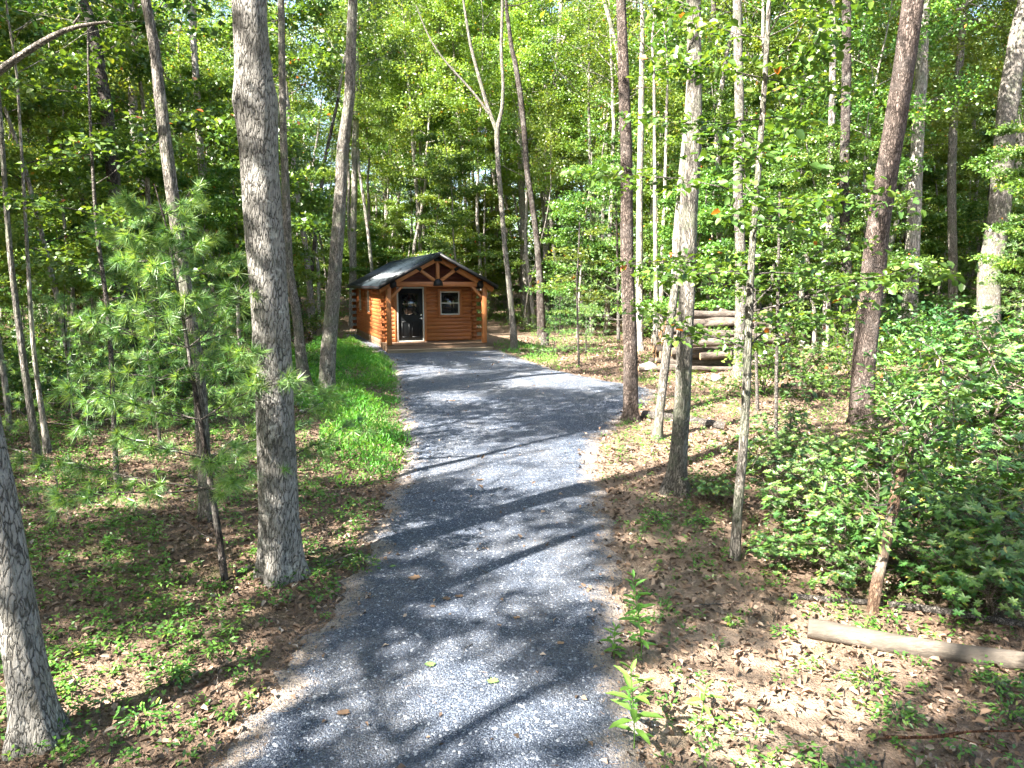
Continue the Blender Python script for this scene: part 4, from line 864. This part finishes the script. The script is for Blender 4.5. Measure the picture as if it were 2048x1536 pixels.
for i_, lb in enumerate(['long pale branch sticking up from the brush heap at left', 'grey crooked branch at the front of the brush heap', 'thin branch crossing the slender dark trunk in the brush heap', 'low bent branch on the right side of the brush heap', 'whitish twiggy branch at the back of the brush heap', 'short broken branch under the red dead trunk', 'arched dead branch between the brush heap and the sapling', 'forked dead branch behind the thin pale trunk', 'spreading dead branch in the dark hollow behind the young pines', 'brown dead branch at the left edge of the brush heap', 'leaning pale stick behind the bare sapling']):
    dead_branch(20+r.random()*270, 760+r.random()*150, r.random()*6.28, 1.4+1.6*r.random(), .016+.012*r.random(), lb, 20+i_, .15+.4*r.random(), 'dead' if i_ % 3 else 'twig', 'dead branches in the brush heap', nt=7)
dead_branch(448, 1085, 3.3, .75, .006, 'thin bare lower twig beside the foot of the young pine', 31, .15)
dead_branch(365, 1190, .1, .30, .006, 'short pale stick on the ground before the young pine', 32, 0, nt=1)
dead_branch(640, 1140, .6, .5, .008, 'thin stick lying at the foot of the big oak', 33, .02, nt=2)
dead_branch(1770, 1482, -.5, 1.0, .012, 'dark curved stick at the bottom right edge', 34, .02, 'red_dead', nt=2)
dead_branch(1440, 1470, -.6, .4, .006, 'thin brown twig on the sandy foreground', 35, .02, 'twig', nt=2)
dead_branch(1400, 1215, .1, .5, .007, 'thin brown stick left of the thick pale log', 36, .02, 'twig', nt=2)
g = Geo(); x, y = ground_pts(2200, -11, 11, 2.4, 17, near=1.3); k = off_drive(x, y, .0) | (rng.random(len(x)) < .05); x, y = x[k], y[k]; z = drive_z(x, y)[0]
for j in range(len(x)):
    az = rng.random()*6.28; L_ = .08+.3*rng.random()**2; g.tube(bez((x[j], y[j], z[j]+.008), (math.cos(az), math.sin(az), .03), L_, 3, rng, .15), np.linspace(.0035, .0015, 4)*(1+y[j]*.04), 4, cap=False)
tag(g.build('twigs', M['twig']), 'fine dead twigs scattered on the forest floor', 'twigs', kind='stuff')
# curled oak leaves lying on the drive
LEAFPX = [(830, 1163, .07, 'curled brown oak leaf cluster on the drive beside the big oak'), (893, 1205, .045, 'tan oak leaf lying mid drive'), (918, 1200, .045, 'second tan oak leaf beside the mid drive one'), (866, 1220, .03, 'dark curled leaf left of the tan oak leaves'), (785, 1140, .04, 'green fallen leaf at the left side of the drive'), (985, 1375, .05, 'lone green leaf on the drive near the front'),
          (860, 1337, .05, 'pale brown leaf left of the lone green leaf'), (1033, 1246, .035, 'dark brown leaf on the sunny right half of the drive'), (1122, 1298, .035, 'small orange leaf near the right edge of the drive'), (686, 1435, .05, 'spread oak leaf at the lower left of the drive'), (960, 965, .06, 'brown leaf in the widest sun patch of the drive'), (905, 805, .08, 'dark leaf on the far part of the drive')]
for i_, (a, b, s, lb) in enumerate(LEAFPX):
    r = np.random.default_rng(i_+70); c = G(a, b); zz = float(drive_z(c[0], c[1])[0]); g = Geo(); rot = r.random()*6; lob = []
    for k in range(22):
        t = 2*math.pi*k/22; rr = s*(.62+.38*math.cos(5*t)**2)*(.7+.3*abs(math.cos(t/2))); lob.append((rr*math.cos(t+rot)*1.2, rr*math.sin(t+rot), .004+.35*rr*abs(math.sin(t*1.5+i_))*.7))
    v = np.array(lob+[(0, 0, .003)]); g.add(v, t=[(22, k, (k+1) % 22) for k in range(22)], a=1. if 'green' in lb else .2+.55*r.random())
    o = g.build('fallen_leaf', M['brown_leaf']); o.location = (c[0], c[1], zz+.004); tag(o, lb, 'leaf', 'fallen leaves on the drive')

# ---- weeds and bushy seedlings in the foreground
def weed(px, py, H, n, L, label, seed, name='weed_plant', lean=0., Wf=.3, group=None, mat='weed'):
    r = np.random.default_rng(seed); b = G(px, py); root = empty(name, b); tag(root, label, 'plant', group)
    st_ = bez((0, 0, 0), (lean, 0, 1), H, 6, r, .05, .05); g = Geo(); g.tube(st_, np.linspace(.005, .0025, 7), 6, a=.4); g.build('stem', M[mat], root)
    t = np.linspace(.18, 1, n); p = np.stack([np.interp(t*6, np.arange(7), st_[:, k]) for k in range(3)], 1); az = np.arange(n)*2.4+r.random(n)*.5
    el = .15+.8*t**3-.2*(1-t); d = np.stack([np.cos(az), np.sin(az), el], 1); nn = np.stack([-np.cos(az)*el, -np.sin(az)*el, np.ones(n)], 1)
    g = Geo(); LL = L*(.55+.6*np.sin(math.pi*np.clip(t*.85+.1, 0, 1)))*(.85+.3*r.random(n)); leaf_blades(g, p, nn, d, LL, LL*Wf, .4+.6*r.random(n), fancy=True, fold=.25); g.build('leaves', M[mat], root)
weed(1268, 1500, .56, 18, .17, 'tall sunlit weed with long pale green leaves at the bottom centre', 1)
weed(1282, 1318, .70, 26, .14, 'tallest leafy weed at the right edge of the drive', 2)
weed(1403, 1432, .26, 10, .12, 'short weed with drooping leaves on the sandy foreground', 3)
weed(1228, 1318, .28, 20, .10, 'bushy low weed left of the tallest weed', 4)
weed(1262, 1420, .18, 12, .08, 'small weed rising between the two tall ones', 8)
weed(1640, 1545, .15, 6, .08, 'tiny weed at the bottom edge below the sand patch', 6)
def bushlet(px, py, s, n, label, seed, mat='cover', L=.05):
    r = np.random.default_rng(seed); b = G(px, py); g = Geo(); N = n; az = r.random(N)*6.28; rr = r.random(N)**.6*s; h = s*(.9-.5*(rr/s)**2)*(.5+.6*r.random(N))
    c = np.stack([np.cos(az)*rr, np.sin(az)*rr, h], 1); d = np.stack([np.cos(az), np.sin(az), .25+.3*r.normal(size=N)], 1); nn = r.normal(size=(N, 3))*.35; nn[:, 2] += 1
    leaf_blades(g, c, nn, d, L*(.7+.6*r.random(N)), L*.42, r.random(N), fancy=True)
    root = empty('small_bush', b); g.build('leaves', M[mat], root); t = Geo()
    for i_ in range(0, N, 6): t.tube([(0, 0, 0), c[i_]*.6, c[i_]], [.004, .003, .0015], 4, cap=False)
    t.build('stems', M['twig'], root); tag(root, label, 'bush')
for i_, (a, b, s, n, lb) in enumerate([(1745, 1378, .15, 90, 'bright green bushy seedling in the sun below the pale log'), (1798, 1440, .13, 70, 'glossy green seedling lower right of the bright bushy one'), (1565, 1272, .09, 40, 'small seedling at the left end of the pale log'), (1990, 1385, .15, 80, 'leafy seedling near the right edge below the log'),
    (1310, 1048, .16, 110, 'dark green bushlet on the shaded ground before the thick ridged tree'), (725, 1140, .17, 120, 'dark green bushlet at the left edge of the drive by the big oak'), (1400, 1050, .12, 60, 'mossy green tuft before the slim pale tree'), (290, 1450, .15, 70, 'broad leaved seedling near the bottom left corner'), (340, 1370, .16, 90, 'leafy seedling right of the bottom left trunk'), (1400, 975, .2, 60, 'young laurel sprig beside the thick ridged tree'), (1465, 1250, .08, 40, 'small lime green seedling on the brown ground'), (2020, 1440, .12, 60, 'seedling at the bottom right edge')]):
    bushlet(a, b, s, n, lb, 90+i_, 'laurel' if 'laurel' in lb or 'glossy' in lb else 'cover')

# ------------------------------------------------------------------ mountain laurel thicket
def laurel_variant(seed, H, R0, nr):
    r = np.random.default_rng(seed); g = Geo(); cen = []; dr = []
    for s in range(4):
        az = r.random()*6.28; m_ = bez((0.05*r.normal(), .05*r.normal(), 0), (math.cos(az)*.5, math.sin(az)*.5, 1), H*(.75+.3*r.random()), 8, r, .3, .02)
        g.tube(m_, np.linspace(.022, .009, 9), 6, cap=False)
        for i_ in range(11):
            k = 2+i_ % 7; a2 = r.random()*6.28; b = bez(m_[k], (math.cos(a2), math.sin(a2), .35+.3*r.normal()), R0*(.45+.6*r.random()), 5, r, .3, .03)
            g.tube(b, np.linspace(.009, .004, 6), 4, cap=False)
            for j in range(nr):
                q = b[2+j % 4]; a3 = a2+r.normal()*1.1; dv = np.array([math.cos(a3), math.sin(a3), .5+.4*r.random()]); e = q+nrm(dv)*(.08+.22*r.random()); g.tube([q, (q+e)/2+r.normal(size=3)*.015, e], [.0035, .003, .002], 3, cap=False)
                cen.append(e); dr.append(dv)
    cen = np.array(cen); dr = nrm(np.array(dr)); per = 8; k = np.repeat(np.arange(len(cen)), per); N = len(k); th = np.tile(np.arange(per)*2*math.pi/per, len(cen))+r.random(N)*.5
    up = nrm(dr+np.array([0, 0, .8])); s1 = nrm(np.cross(up, r.normal(size=up.shape))); s2 = np.cross(up, s1)
    d = s1[k]*np.cos(th)[:, None]+s2[k]*np.sin(th)[:, None]+up[k]*(.15+.45*r.random((N, 1))); nn = up[k]-d*.3
    a = np.clip(.35*r.random(N)+.6*r.random(len(cen))[k], 0, .93); a = np.where(r.random(N) < .02, 1, a); lf = Geo(); L = .055+.035*r.random(N)
    leaf_blades(lf, cen[k], nn, d, L, L*.4, a, fancy=True, fold=.15)
    return g, lf
LAU = []
for i_ in range(5):
    g_, l_f = laurel_variant(200+i_, 1.25, .8, 8); root = empty('laurel_bush', (0, 0, -50)); g_.build('stems', M['laurel_twig'], root); l_f.build('leaves', M['laurel'], root); LAU.append(root)
used = set()
LP = [(1530, 960, .75, 'laurel bush at the near left corner of the thicket behind the slim pale tree'), (1590, 915, .7, 'laurel bush left of the foot of the leaning pine'), (1570, 1050, .7, 'low laurel bush right of the slim pale tree'), (1650, 1000, .8, 'shaded laurel bush in the middle of the thicket'), (1690, 1090, .75, 'laurel bush left of the crooked laurel trunk'), (1770, 990, .75, 'laurel bush below the foot of the leaning pine'),
      (1780, 1140, .75, 'laurel bush around the foot of the crooked laurel trunk'), (1850, 1040, 1., 'laurel bush behind the crooked laurel trunk'), (1930, 1100, .95, 'laurel bush right of the crooked laurel trunk'), (2010, 1180, .9, 'nearest laurel bush at the right edge'), (2030, 1040, 1.15, 'tall laurel bush against the right edge'), (1900, 920, 1.2, 'sunlit laurel bush right of the black stump'),
      (1990, 890, 1.4, 'tall sunlit laurel bush with bare white branches'), (2090, 930, 1.4, 'laurel bush cut by the right edge of the view'), (1850, 880, .9, 'laurel bush standing before the black stump'), (1640, 800, .7, 'small laurel bush left of the leaning pine trunk'), (1600, 755, .9, 'laurel bush right of the woodpile'), (1880, 770, 1.2, 'laurel bush below the white sunlit trunk'), (1960, 765, 1.5, 'laurel bush before the broad grey trunk'), (2040, 790, 1.5, 'far laurel bush right of the broad grey trunk'), (1640, 690, 1.0, 'far laurel bush behind the right end of the woodpile'), (1760, 700, 1.1, 'far laurel bush right of the leaning pine'), (1440, 1010, .45, 'small laurel plant between the thick ridged tree and the slim pale tree'), (2110, 1090, 1.1, 'laurel bush partly beyond the right edge'), (1900, 1190, .75, 'low laurel bush behind the thick pale log'), (1985, 1235, .7, 'low laurel bush over the grey fallen pole'), (1690, 1160, .55, 'small laurel bush at the foot of the thicket beside the thin fallen pole'), (1560, 1130, .5, 'small laurel bush right of the foot of the slim pale tree'), (1640, 935, .6, 'sunlit low laurel bush in the middle of the thicket'), (2000, 960, 1.35, 'bright laurel bush in the upper right of the thicket')]
for i_, (a, b, s, lb) in enumerate(LP):
    src = LAU[i_ % 5]; o = src if (i_ < 5) else copy_tree(src); c = G(a, b); o.location = c; s2 = s*(.92+.2*random.random()); o.scale = (s2, s2, s2*(.9+.15*random.random())); o.rotation_euler = (0, 0, random.random()*6.28); tag(o, lb, 'bush', 'laurel bushes of the thicket')
# the crooked laurel trunk
b = G(1745, 1222); root = empty('laurel_tree', b); tag(root, 'crooked reddish brown laurel trunk rising to the right out of the thicket', 'tree')
pp = [(1745, 1224, 24), (1763, 1174, 22), (1788, 1124, 20), (1813, 1062, 21), (1830, 1030, 22), (1846, 1000, 20), (1865, 975, 22), (1900, 940, 14), (1940, 905, 12), (1990, 850, 10), (2040, 800, 8)]
p, rad = px_trunk(pp); p[:, 1] += np.linspace(0, .9, len(p)); q, rr = smooth_path(p, rad, .08); g = Geo(); g.tube(q, rr, 14, cap=False, rough=.05, seed=2); g.build('trunk', M['laurel_bark'], root, smooth=True, off=b)
r = np.random.default_rng(77); g = Geo(); cl = []
for i_ in range(26):
    k = int(len(q)*(.4+.6*r.random()))-1; a2 = r.random()*6.28; bb = bez(q[k], (math.cos(a2), math.sin(a2)*.8, .5+.3*r.normal()), .5+.6*r.random(), 6, r, .35, .02); g.tube(bb, np.linspace(.012, .003, 7), 5, cap=False)
    for s in range(2, 7): cl.append((*(bb[s]+r.normal(size=3)*.06), .10+.05*r.random(), .5))
g.build('branches', M['dead'], root, off=b); lf = Geo(); clump_leaves(lf, np.array(cl), 12, .085, r, fancy=True, asp=.4, jit=.5); lf.build('leaves', M['laurel'], root, off=b)

# ------------------------------------------------------------------ canopy trees beside and behind the camera (their shade is in the picture)
r = np.random.default_rng(21); spots = []
def blocked(x_, y_):
    if y_ > 0 and abs(x_) < .80*y_+1.6 and y_ < 22: return True
    if abs(x_) < 3.2 and y_ < 24: return True
    return False
tries = 0
while len(spots) < 72 and tries < 6000:
    tries += 1; x_ = -30+36*r.random(); y_ = -24+46*r.random()
    if blocked(x_, y_) or any(math.hypot(x_-a, y_-b) < 3.2 for a, b in spots): continue
    spots.append((x_, y_))
first = True
for i_, (x_, y_) in enumerate(spots):
    rr_ = np.random.default_rng(500+i_); b = np.array([x_, y_, float(gz(x_, y_))]); H0 = 7.5+2*rr_.random(); root = empty('oak_tree', b); tag(root, 'tall leafy tree of the canopy that shades the drive', 'tree', 'canopy trees standing beside the camera')
    ld = bez((0, 0, 0), (0, 0, 1), H0, 6, rr_, .04, .05); rad0 = .11+.08*rr_.random(); g = Geo(); g.tube(ld, np.linspace(rad0, rad0*.7, 7), 10, cap=False, rough=.03, seed=i_); g.build('trunk', M['bark_oak'], root, smooth=True)
    lg, cl = crown_broad(rr_, 7.5, 4.4, rad0*.65, nb=18, flat=.6); lg.build('branches', M['bark_grey'], root, off=-ld[-1]); cw = cl.copy(); cw[:, :3] += ld[-1]+b
    gap, out = in_sun_gap(cw, 1.); keep = ~(gap & ~out) & (rr_.random(len(cw)) > .1); cw = cw[keep]; cw[:, 3] *= 1.15
    fg = Geo(); clump_leaves(fg, cw, 46, .2, rr_); fg.build('crown', M['leaf'], root, off=b)
# a dead limb that reaches into the view at the top left
b = np.array([-7.6, 8.2, float(gz(-7.6, 8.2))]); root = empty('dead_tree', b); tag(root, 'tree beyond the left edge whose bare grey limb reaches in at the top left', 'tree')
g = Geo(); g.tube([b, b+[.1, 0, 3], b+[0, .1, 6], b+[.1, 0, 8]], [.13, .11, .09, .05], 10, cap=False, rough=.03); g.build('trunk', M['bark_grey'], root, smooth=True, off=b)
lq = np.array([b+[.05, 0, 3.6]]+[P(x_, y_, 8.) for x_, y_ in ((-30, 165), (10, 132), (60, 98), (110, 70), (147, 48), (180, 50), (215, 44))]); lq, lr = smooth_path(lq, np.linspace(.05, .014, len(lq)), .15)
g = Geo(); g.tube(lq, lr, 8, rough=.04); g.tube([P(147, 48, 8.), P(155, 38, 8.), P(160, 28, 8.)], [.015, .012, .007], 6); g.build('limb', M['dead'], root, smooth=True, off=b)

# ------------------------------------------------------------------ background woods
def cab_clear(x_, y_, m_=1.2):
    dx, dy = x_-A[0], y_-A[1]; c, s = math.cos(R(19)), math.sin(R(19)); u = dx*c+dy*s; v = -dx*s+dy*c
    return -m_ < u < 3.8+m_ and -1. < v < 10.4+m_
def view_px(x_, y_): return proj(np.array([x_]), np.array([y_]), np.array([0.]))[0][0]
TALL = []
for i_ in range(6):
    rr_ = np.random.default_rng(300+i_); H0 = 6.5+1.2*i_; root = empty('maple_tree', (0, 0, -60)); rad0 = .09+.03*(i_ % 3)
    ld = bez((0, 0, 0), (0, 0, 1), H0, 7, rr_, .05, .05); g = Geo(); g.tube(ld, np.linspace(rad0, rad0*.65, 8), 9, cap=False, rough=.02, seed=i_); g.build('trunk', M['bark_far'] if i_ % 3 else M['bark_dark'], root, smooth=True)
    lg, cl = crown_broad(rr_, 9.5, 3.1, rad0*.62, nb=20, rise=(.3, 1.)); lg.build('branches', M['bark_far'], root, off=-ld[-1]); fg = Geo(); clump_leaves(fg, cl, 115, .12, rr_, jit=1.); fg.build('crown', M[('leaf', 'leaf_y', 'leaf_y')[i_ % 3]], root, off=-ld[-1]); TALL.append(root)
UND = []
for i_ in range(7):
    rr_ = np.random.default_rng(330+i_); root = empty('young_tree', (0, 0, -60)); gt, gb, cl, ld = crown_layer(rr_, 5.5+.9*i_, 2.5, .045+.006*i_, nb=20, low=.27)
    gt.build('trunk', M['bark_far'], root, smooth=True); gb.build('branches', M['twig'], root); fg = Geo(); clump_leaves(fg, cl, 62, .10, rr_, jit=.9); fg.build('crown', M[('leaf', 'leaf_y')[i_ % 2]], root); UND.append(root)
POL = []
for i_ in range(6):
    rr_ = np.random.default_rng(400+i_); H0 = 8+1.3*i_; root = empty('pole_tree', (0, 0, -60)); rad0 = .055+.014*i_
    ld = bez((0, 0, 0), (0, 0, 1), H0, 8, rr_, .07, .05); g = Geo(); g.tube(ld, np.linspace(rad0, rad0*.5, 9), 8, cap=False, rough=.03, seed=i_); g.build('trunk', M['bark_far'], root, smooth=True)
    lg, cl = crown_broad(rr_, 4., 1.5, rad0*.45, nb=10, rise=(.3, 1.)); g = Geo()
    for k in range(7):
        t = int(1+k % 7); a = rr_.random()*6.28; g.tube(bez(ld[t], (math.cos(a), math.sin(a), .3), .5+.9*rr_.random(), 5, rr_, .25), np.linspace(.012, .003, 6), 4, cap=False)
    g.build('dead_twigs', M['dead'], root); lg.build('branches', M['bark_far'], root, off=-ld[-1]); fg = Geo(); clump_leaves(fg, cl, 40, .12, rr_, jit=1.); fg.build('crown', M['leaf_y'], root, off=-ld[-1]); POL.append(root)
PIN = []
for i_ in range(3):
    rr_ = np.random.default_rng(350+i_); root = empty('pine_tree', (0, 0, -60)); gt, gb, gn, ld = crown_pine(rr_, 8+2.5*i_, 2.4, .09, .12, .6, 9, .16, .018, .8)
    gt.build('trunk', M['bark_dark'], root, smooth=True); gb.build('branches', M['twig'], root); gn.build('needles', M['needle'], root); PIN.append(root)
LOW = []
for i_ in range(3):
    rr_ = np.random.default_rng(370+i_); root = empty('undergrowth_bush', (0, 0, -60)); g = Geo(); cl = []
    for s in range(9):
        a = rr_.random()*6.28; bb = bez((0, 0, 0), (math.cos(a)*.8, math.sin(a)*.8, 1), 1.1+.9*rr_.random(), 5, rr_, .2); g.tube(bb, np.linspace(.012, .004, 6), 4, cap=False)
        for k in range(2, 6): cl.append((*(bb[k]+rr_.normal(size=3)*.15), .25+.15*rr_.random(), .5))
    g.build('stems', M['twig'], root); fg = Geo(); clump_leaves(fg, np.array(cl), 30, .10, rr_); fg.build('leaves', M['leaf' if i_ else 'leaf_d'], root); LOW.append(root)
r = np.random.default_rng(99)
def scatter(lib, n, y0, y1, mind, label, cat, group, smin, smax, corridor=True, xk=.86, taken=None, power=1., named=None, avoid=None):
    taken = taken if taken is not None else []; c = 0; tr = 0
    used_ = [False]*len(lib)
    while c < n and tr < n*60:
        tr += 1; y_ = y0+(y1-y0)*r.random()**power; x_ = (2*r.random()-1)*(xk*y_+3)
        if cab_clear(x_, y_) or any(abs(x_-a)+abs(y_-b_) < mind*1.3 and math.hypot(x_-a, y_-b_) < mind for a, b_ in taken): continue
        if not off_drive(np.array([x_]), np.array([y_]), -1.0)[0]: continue
        px = view_px(x_, y_); qd = ((x_+5.9)*-.78+(y_-30)*-.625); qp = abs((x_+5.9)*.625-(y_-30)*.78)
        if 0 < qd < 26 and qp < 2.6: continue
        if y_ < 38 and 640 < px < 1060: continue
        if y_ < 32 and 1060 <= px < 1300: continue
        if 18 < y_ < 25 and 1240 < px < 1640: continue
        if avoid is not None and avoid(px, y_): continue
        taken.append((x_, y_)); j = int(r.integers(len(lib))); src = lib[j]
        o = src if not used_[j] else copy_tree(src); used_[j] = True
        s = smin+(smax-smin)*r.random(); o.location = (x_, y_, float(gz(x_, y_))-.03); o.scale = (s, s, s*(.92+.16*r.random())); o.rotation_euler = (r.normal()*.025, r.normal()*.025, r.random()*6.28)
        tag(o, label, cat, group); c += 1
    for j, u in enumerate(used_):
        if not u: lib[j].location = (60+j*4, 60, 0)
    return taken
tk = scatter(TALL, 165, 24, 92, 3.0, 'tall thin trunked leafy tree in the woods behind the cabin clearing', 'tree', 'tall trees of the background woods', .85, 1.35, power=.8)
tk = scatter([copy_tree(o) for o in TALL], 34, 40, 78, 2.6, 'tall tree', 'tree', 'tall trees of the background woods', .9, 1.3, taken=tk, xk=.17)
scatter(POL, 110, 23, 66, 1.4, 'pole', 'tree', 'slim pole trees of the background woods', .8, 1.25)
scatter(PIN, 26, 24, 80, 3.0, 'dark needled pine in the background woods', 'pine', 'pines of the background woods', .8, 1.3, taken=tk)
tk2 = scatter(UND, 190, 15, 62, 1.5, 'young understorey tree with flat leaf sprays in the background woods', 'tree', 'young understorey trees of the background woods', .8, 1.35, power=.85, avoid=lambda px, y_: (y_ < 20 and 400 < px < 1720) or (y_ < 27 and 1720 < px < 2080))
scatter(LOW, 170, 15, 58, 1.2, 'knee high leafy undergrowth bush between the far trunks', 'bush', 'undergrowth bushes of the background woods', .7, 1.3, avoid=lambda px, y_: (y_ < 34 and 1040 < px < 1330) or (y_ < 20 and 380 < px < 1500))
LM = [(0, 110, 'behind the bottom left trunk'), (110, 210, 'behind the low shaded pine'), (210, 320, 'behind the dark furrowed trunk'), (320, 450, 'behind the slender grey tree'), (450, 600, 'behind the big oak'), (600, 700, 'behind the trunks in the grass'), (700, 790, 'behind the left roof slope of the cabin'), (790, 880, 'behind the cabin door'), (880, 980, 'behind the right half of the cabin'), (980, 1060, 'behind the pale forked tree'), (1060, 1140, 'behind the dark tree next to the forked one'), (1140, 1220, 'behind the brown clearing'), (1220, 1300, 'behind the straight dark pine'), (1300, 1400, 'behind the thick ridged tree'), (1400, 1500, 'behind the middle of the woodpile'), (1500, 1600, 'behind the right end of the woodpile'), (1600, 1690, 'right of the woodpile'), (1690, 1780, 'behind the leaning pine'), (1780, 1870, 'around the white sunlit trunk'), (1870, 1950, 'behind the narrow grey tree'), (1950, 2050, 'behind the broad trunk at far right')]
ORD = ['nearest', 'second', 'third', 'fourth', 'fifth', 'sixth', 'seventh', 'eighth', 'ninth', 'tenth', 'eleventh', 'twelfth', 'thirteenth', 'fourteenth', 'fifteenth', 'sixteenth', 'seventeenth', 'eighteenth', 'nineteenth', 'twentieth']
for gname, kind_ in (('tall trees of the background woods', 'tall leafy tree'), ('pines of the background woods', 'dark needled pine'), ('young understorey trees of the background woods', 'flat sprayed young tree'), ('undergrowth bushes of the background woods', 'undergrowth bush'), ('slim pole trees of the background woods', 'slim pale pole tree')):
    byb = {}
    for o in COL.objects:
        if o.get('group') == gname:
            px = view_px(o.location.x, o.location.y); n_ = next((l for a, b_, l in LM if a <= px < b_), None)
            if n_ is None: n_ = 'beyond the left edge of the view' if px < 0 else 'beyond the right edge of the view'
            byb.setdefault(n_, []).append(o)
    for n_, os_ in byb.items():
        for k_, o in enumerate(sorted(os_, key=lambda o: o.location.y)): o['label'] = f"{ORD[k_] if k_ < 20 else 'far'} {kind_} {n_}" if k_ else f"nearest {kind_} {n_}"
for i_, (a, b, s, lb) in enumerate([(40, 830, .8, 'shaded leafy bush at the far left edge behind the slender trunks'), (130, 800, 1., 'shaded leafy bush behind the red dead trunk'), (240, 790, .9, 'shaded leafy bush right of the red dead trunk'), (330, 800, .8, 'leafy bush behind the second young pine'), (450, 790, .8, 'leafy bush left of the big oak deeper in the woods'), (560, 770, .7, 'leafy bush behind the flared grey trunk'), (180, 850, .7, 'low leafy bush beside the brush heap'), (370, 850, .6, 'low leafy bush behind the slender grey tree')]):
    o = copy_tree(LOW[i_ % 3]); o.location = G(a, b); o.scale = (s*1.2, s*1.2, s); o.rotation_euler = (0, 0, i_*1.9); tag(o, lb, 'bush', 'leafy bushes of the near left woods')
# near left understorey, hand placed
for i_, (a, b, s, lb) in enumerate([(150, 800, .95, 'leafy understorey tree filling the upper left corner'), (20, 860, .8, 'dark leafy understorey tree at the left edge'), (330, 760, .85, 'understorey tree with yellowing leaves behind the slender grey tree'), (420, 740, .85, 'leafy understorey tree just left of the big oak'), (1650, 730, .8, 'understorey tree with pale sprays behind the leaning pine'), (1400, 640, .9, 'understorey tree with bright sprays behind the woodpile')]):
    o = copy_tree(UND[(i_*2+3) % 7]); o.location = G(a, b); o.scale = (s, s, s); o.rotation_euler = (0, 0, i_*1.3); tag(o, lb, 'tree')
# the far wood that closes the view
rr_ = np.random.default_rng(888); n = 15000; yv = 74+55*rr_.random(n); xv = (2*rr_.random(n)-1)*yv*.95; zt = 14+6*np.sin(xv*.11)+4*np.sin(xv*.31+1)-2*np.exp(-((xv/yv+.02)/.12)**2); zv = .4+rr_.random(n)**1.4*np.maximum(zt, 5)
g = Geo(); zv = zv+gz(xv, yv); clump_leaves(g, np.stack([xv, yv, zv, 1.2+1.6*rr_.random(n), .6+0*xv], 1), 24, .42, rr_); tag(g.build('distant_woods', M['leaf']), 'far leafy wood closing the view behind the trees', 'woods', kind='stuff')
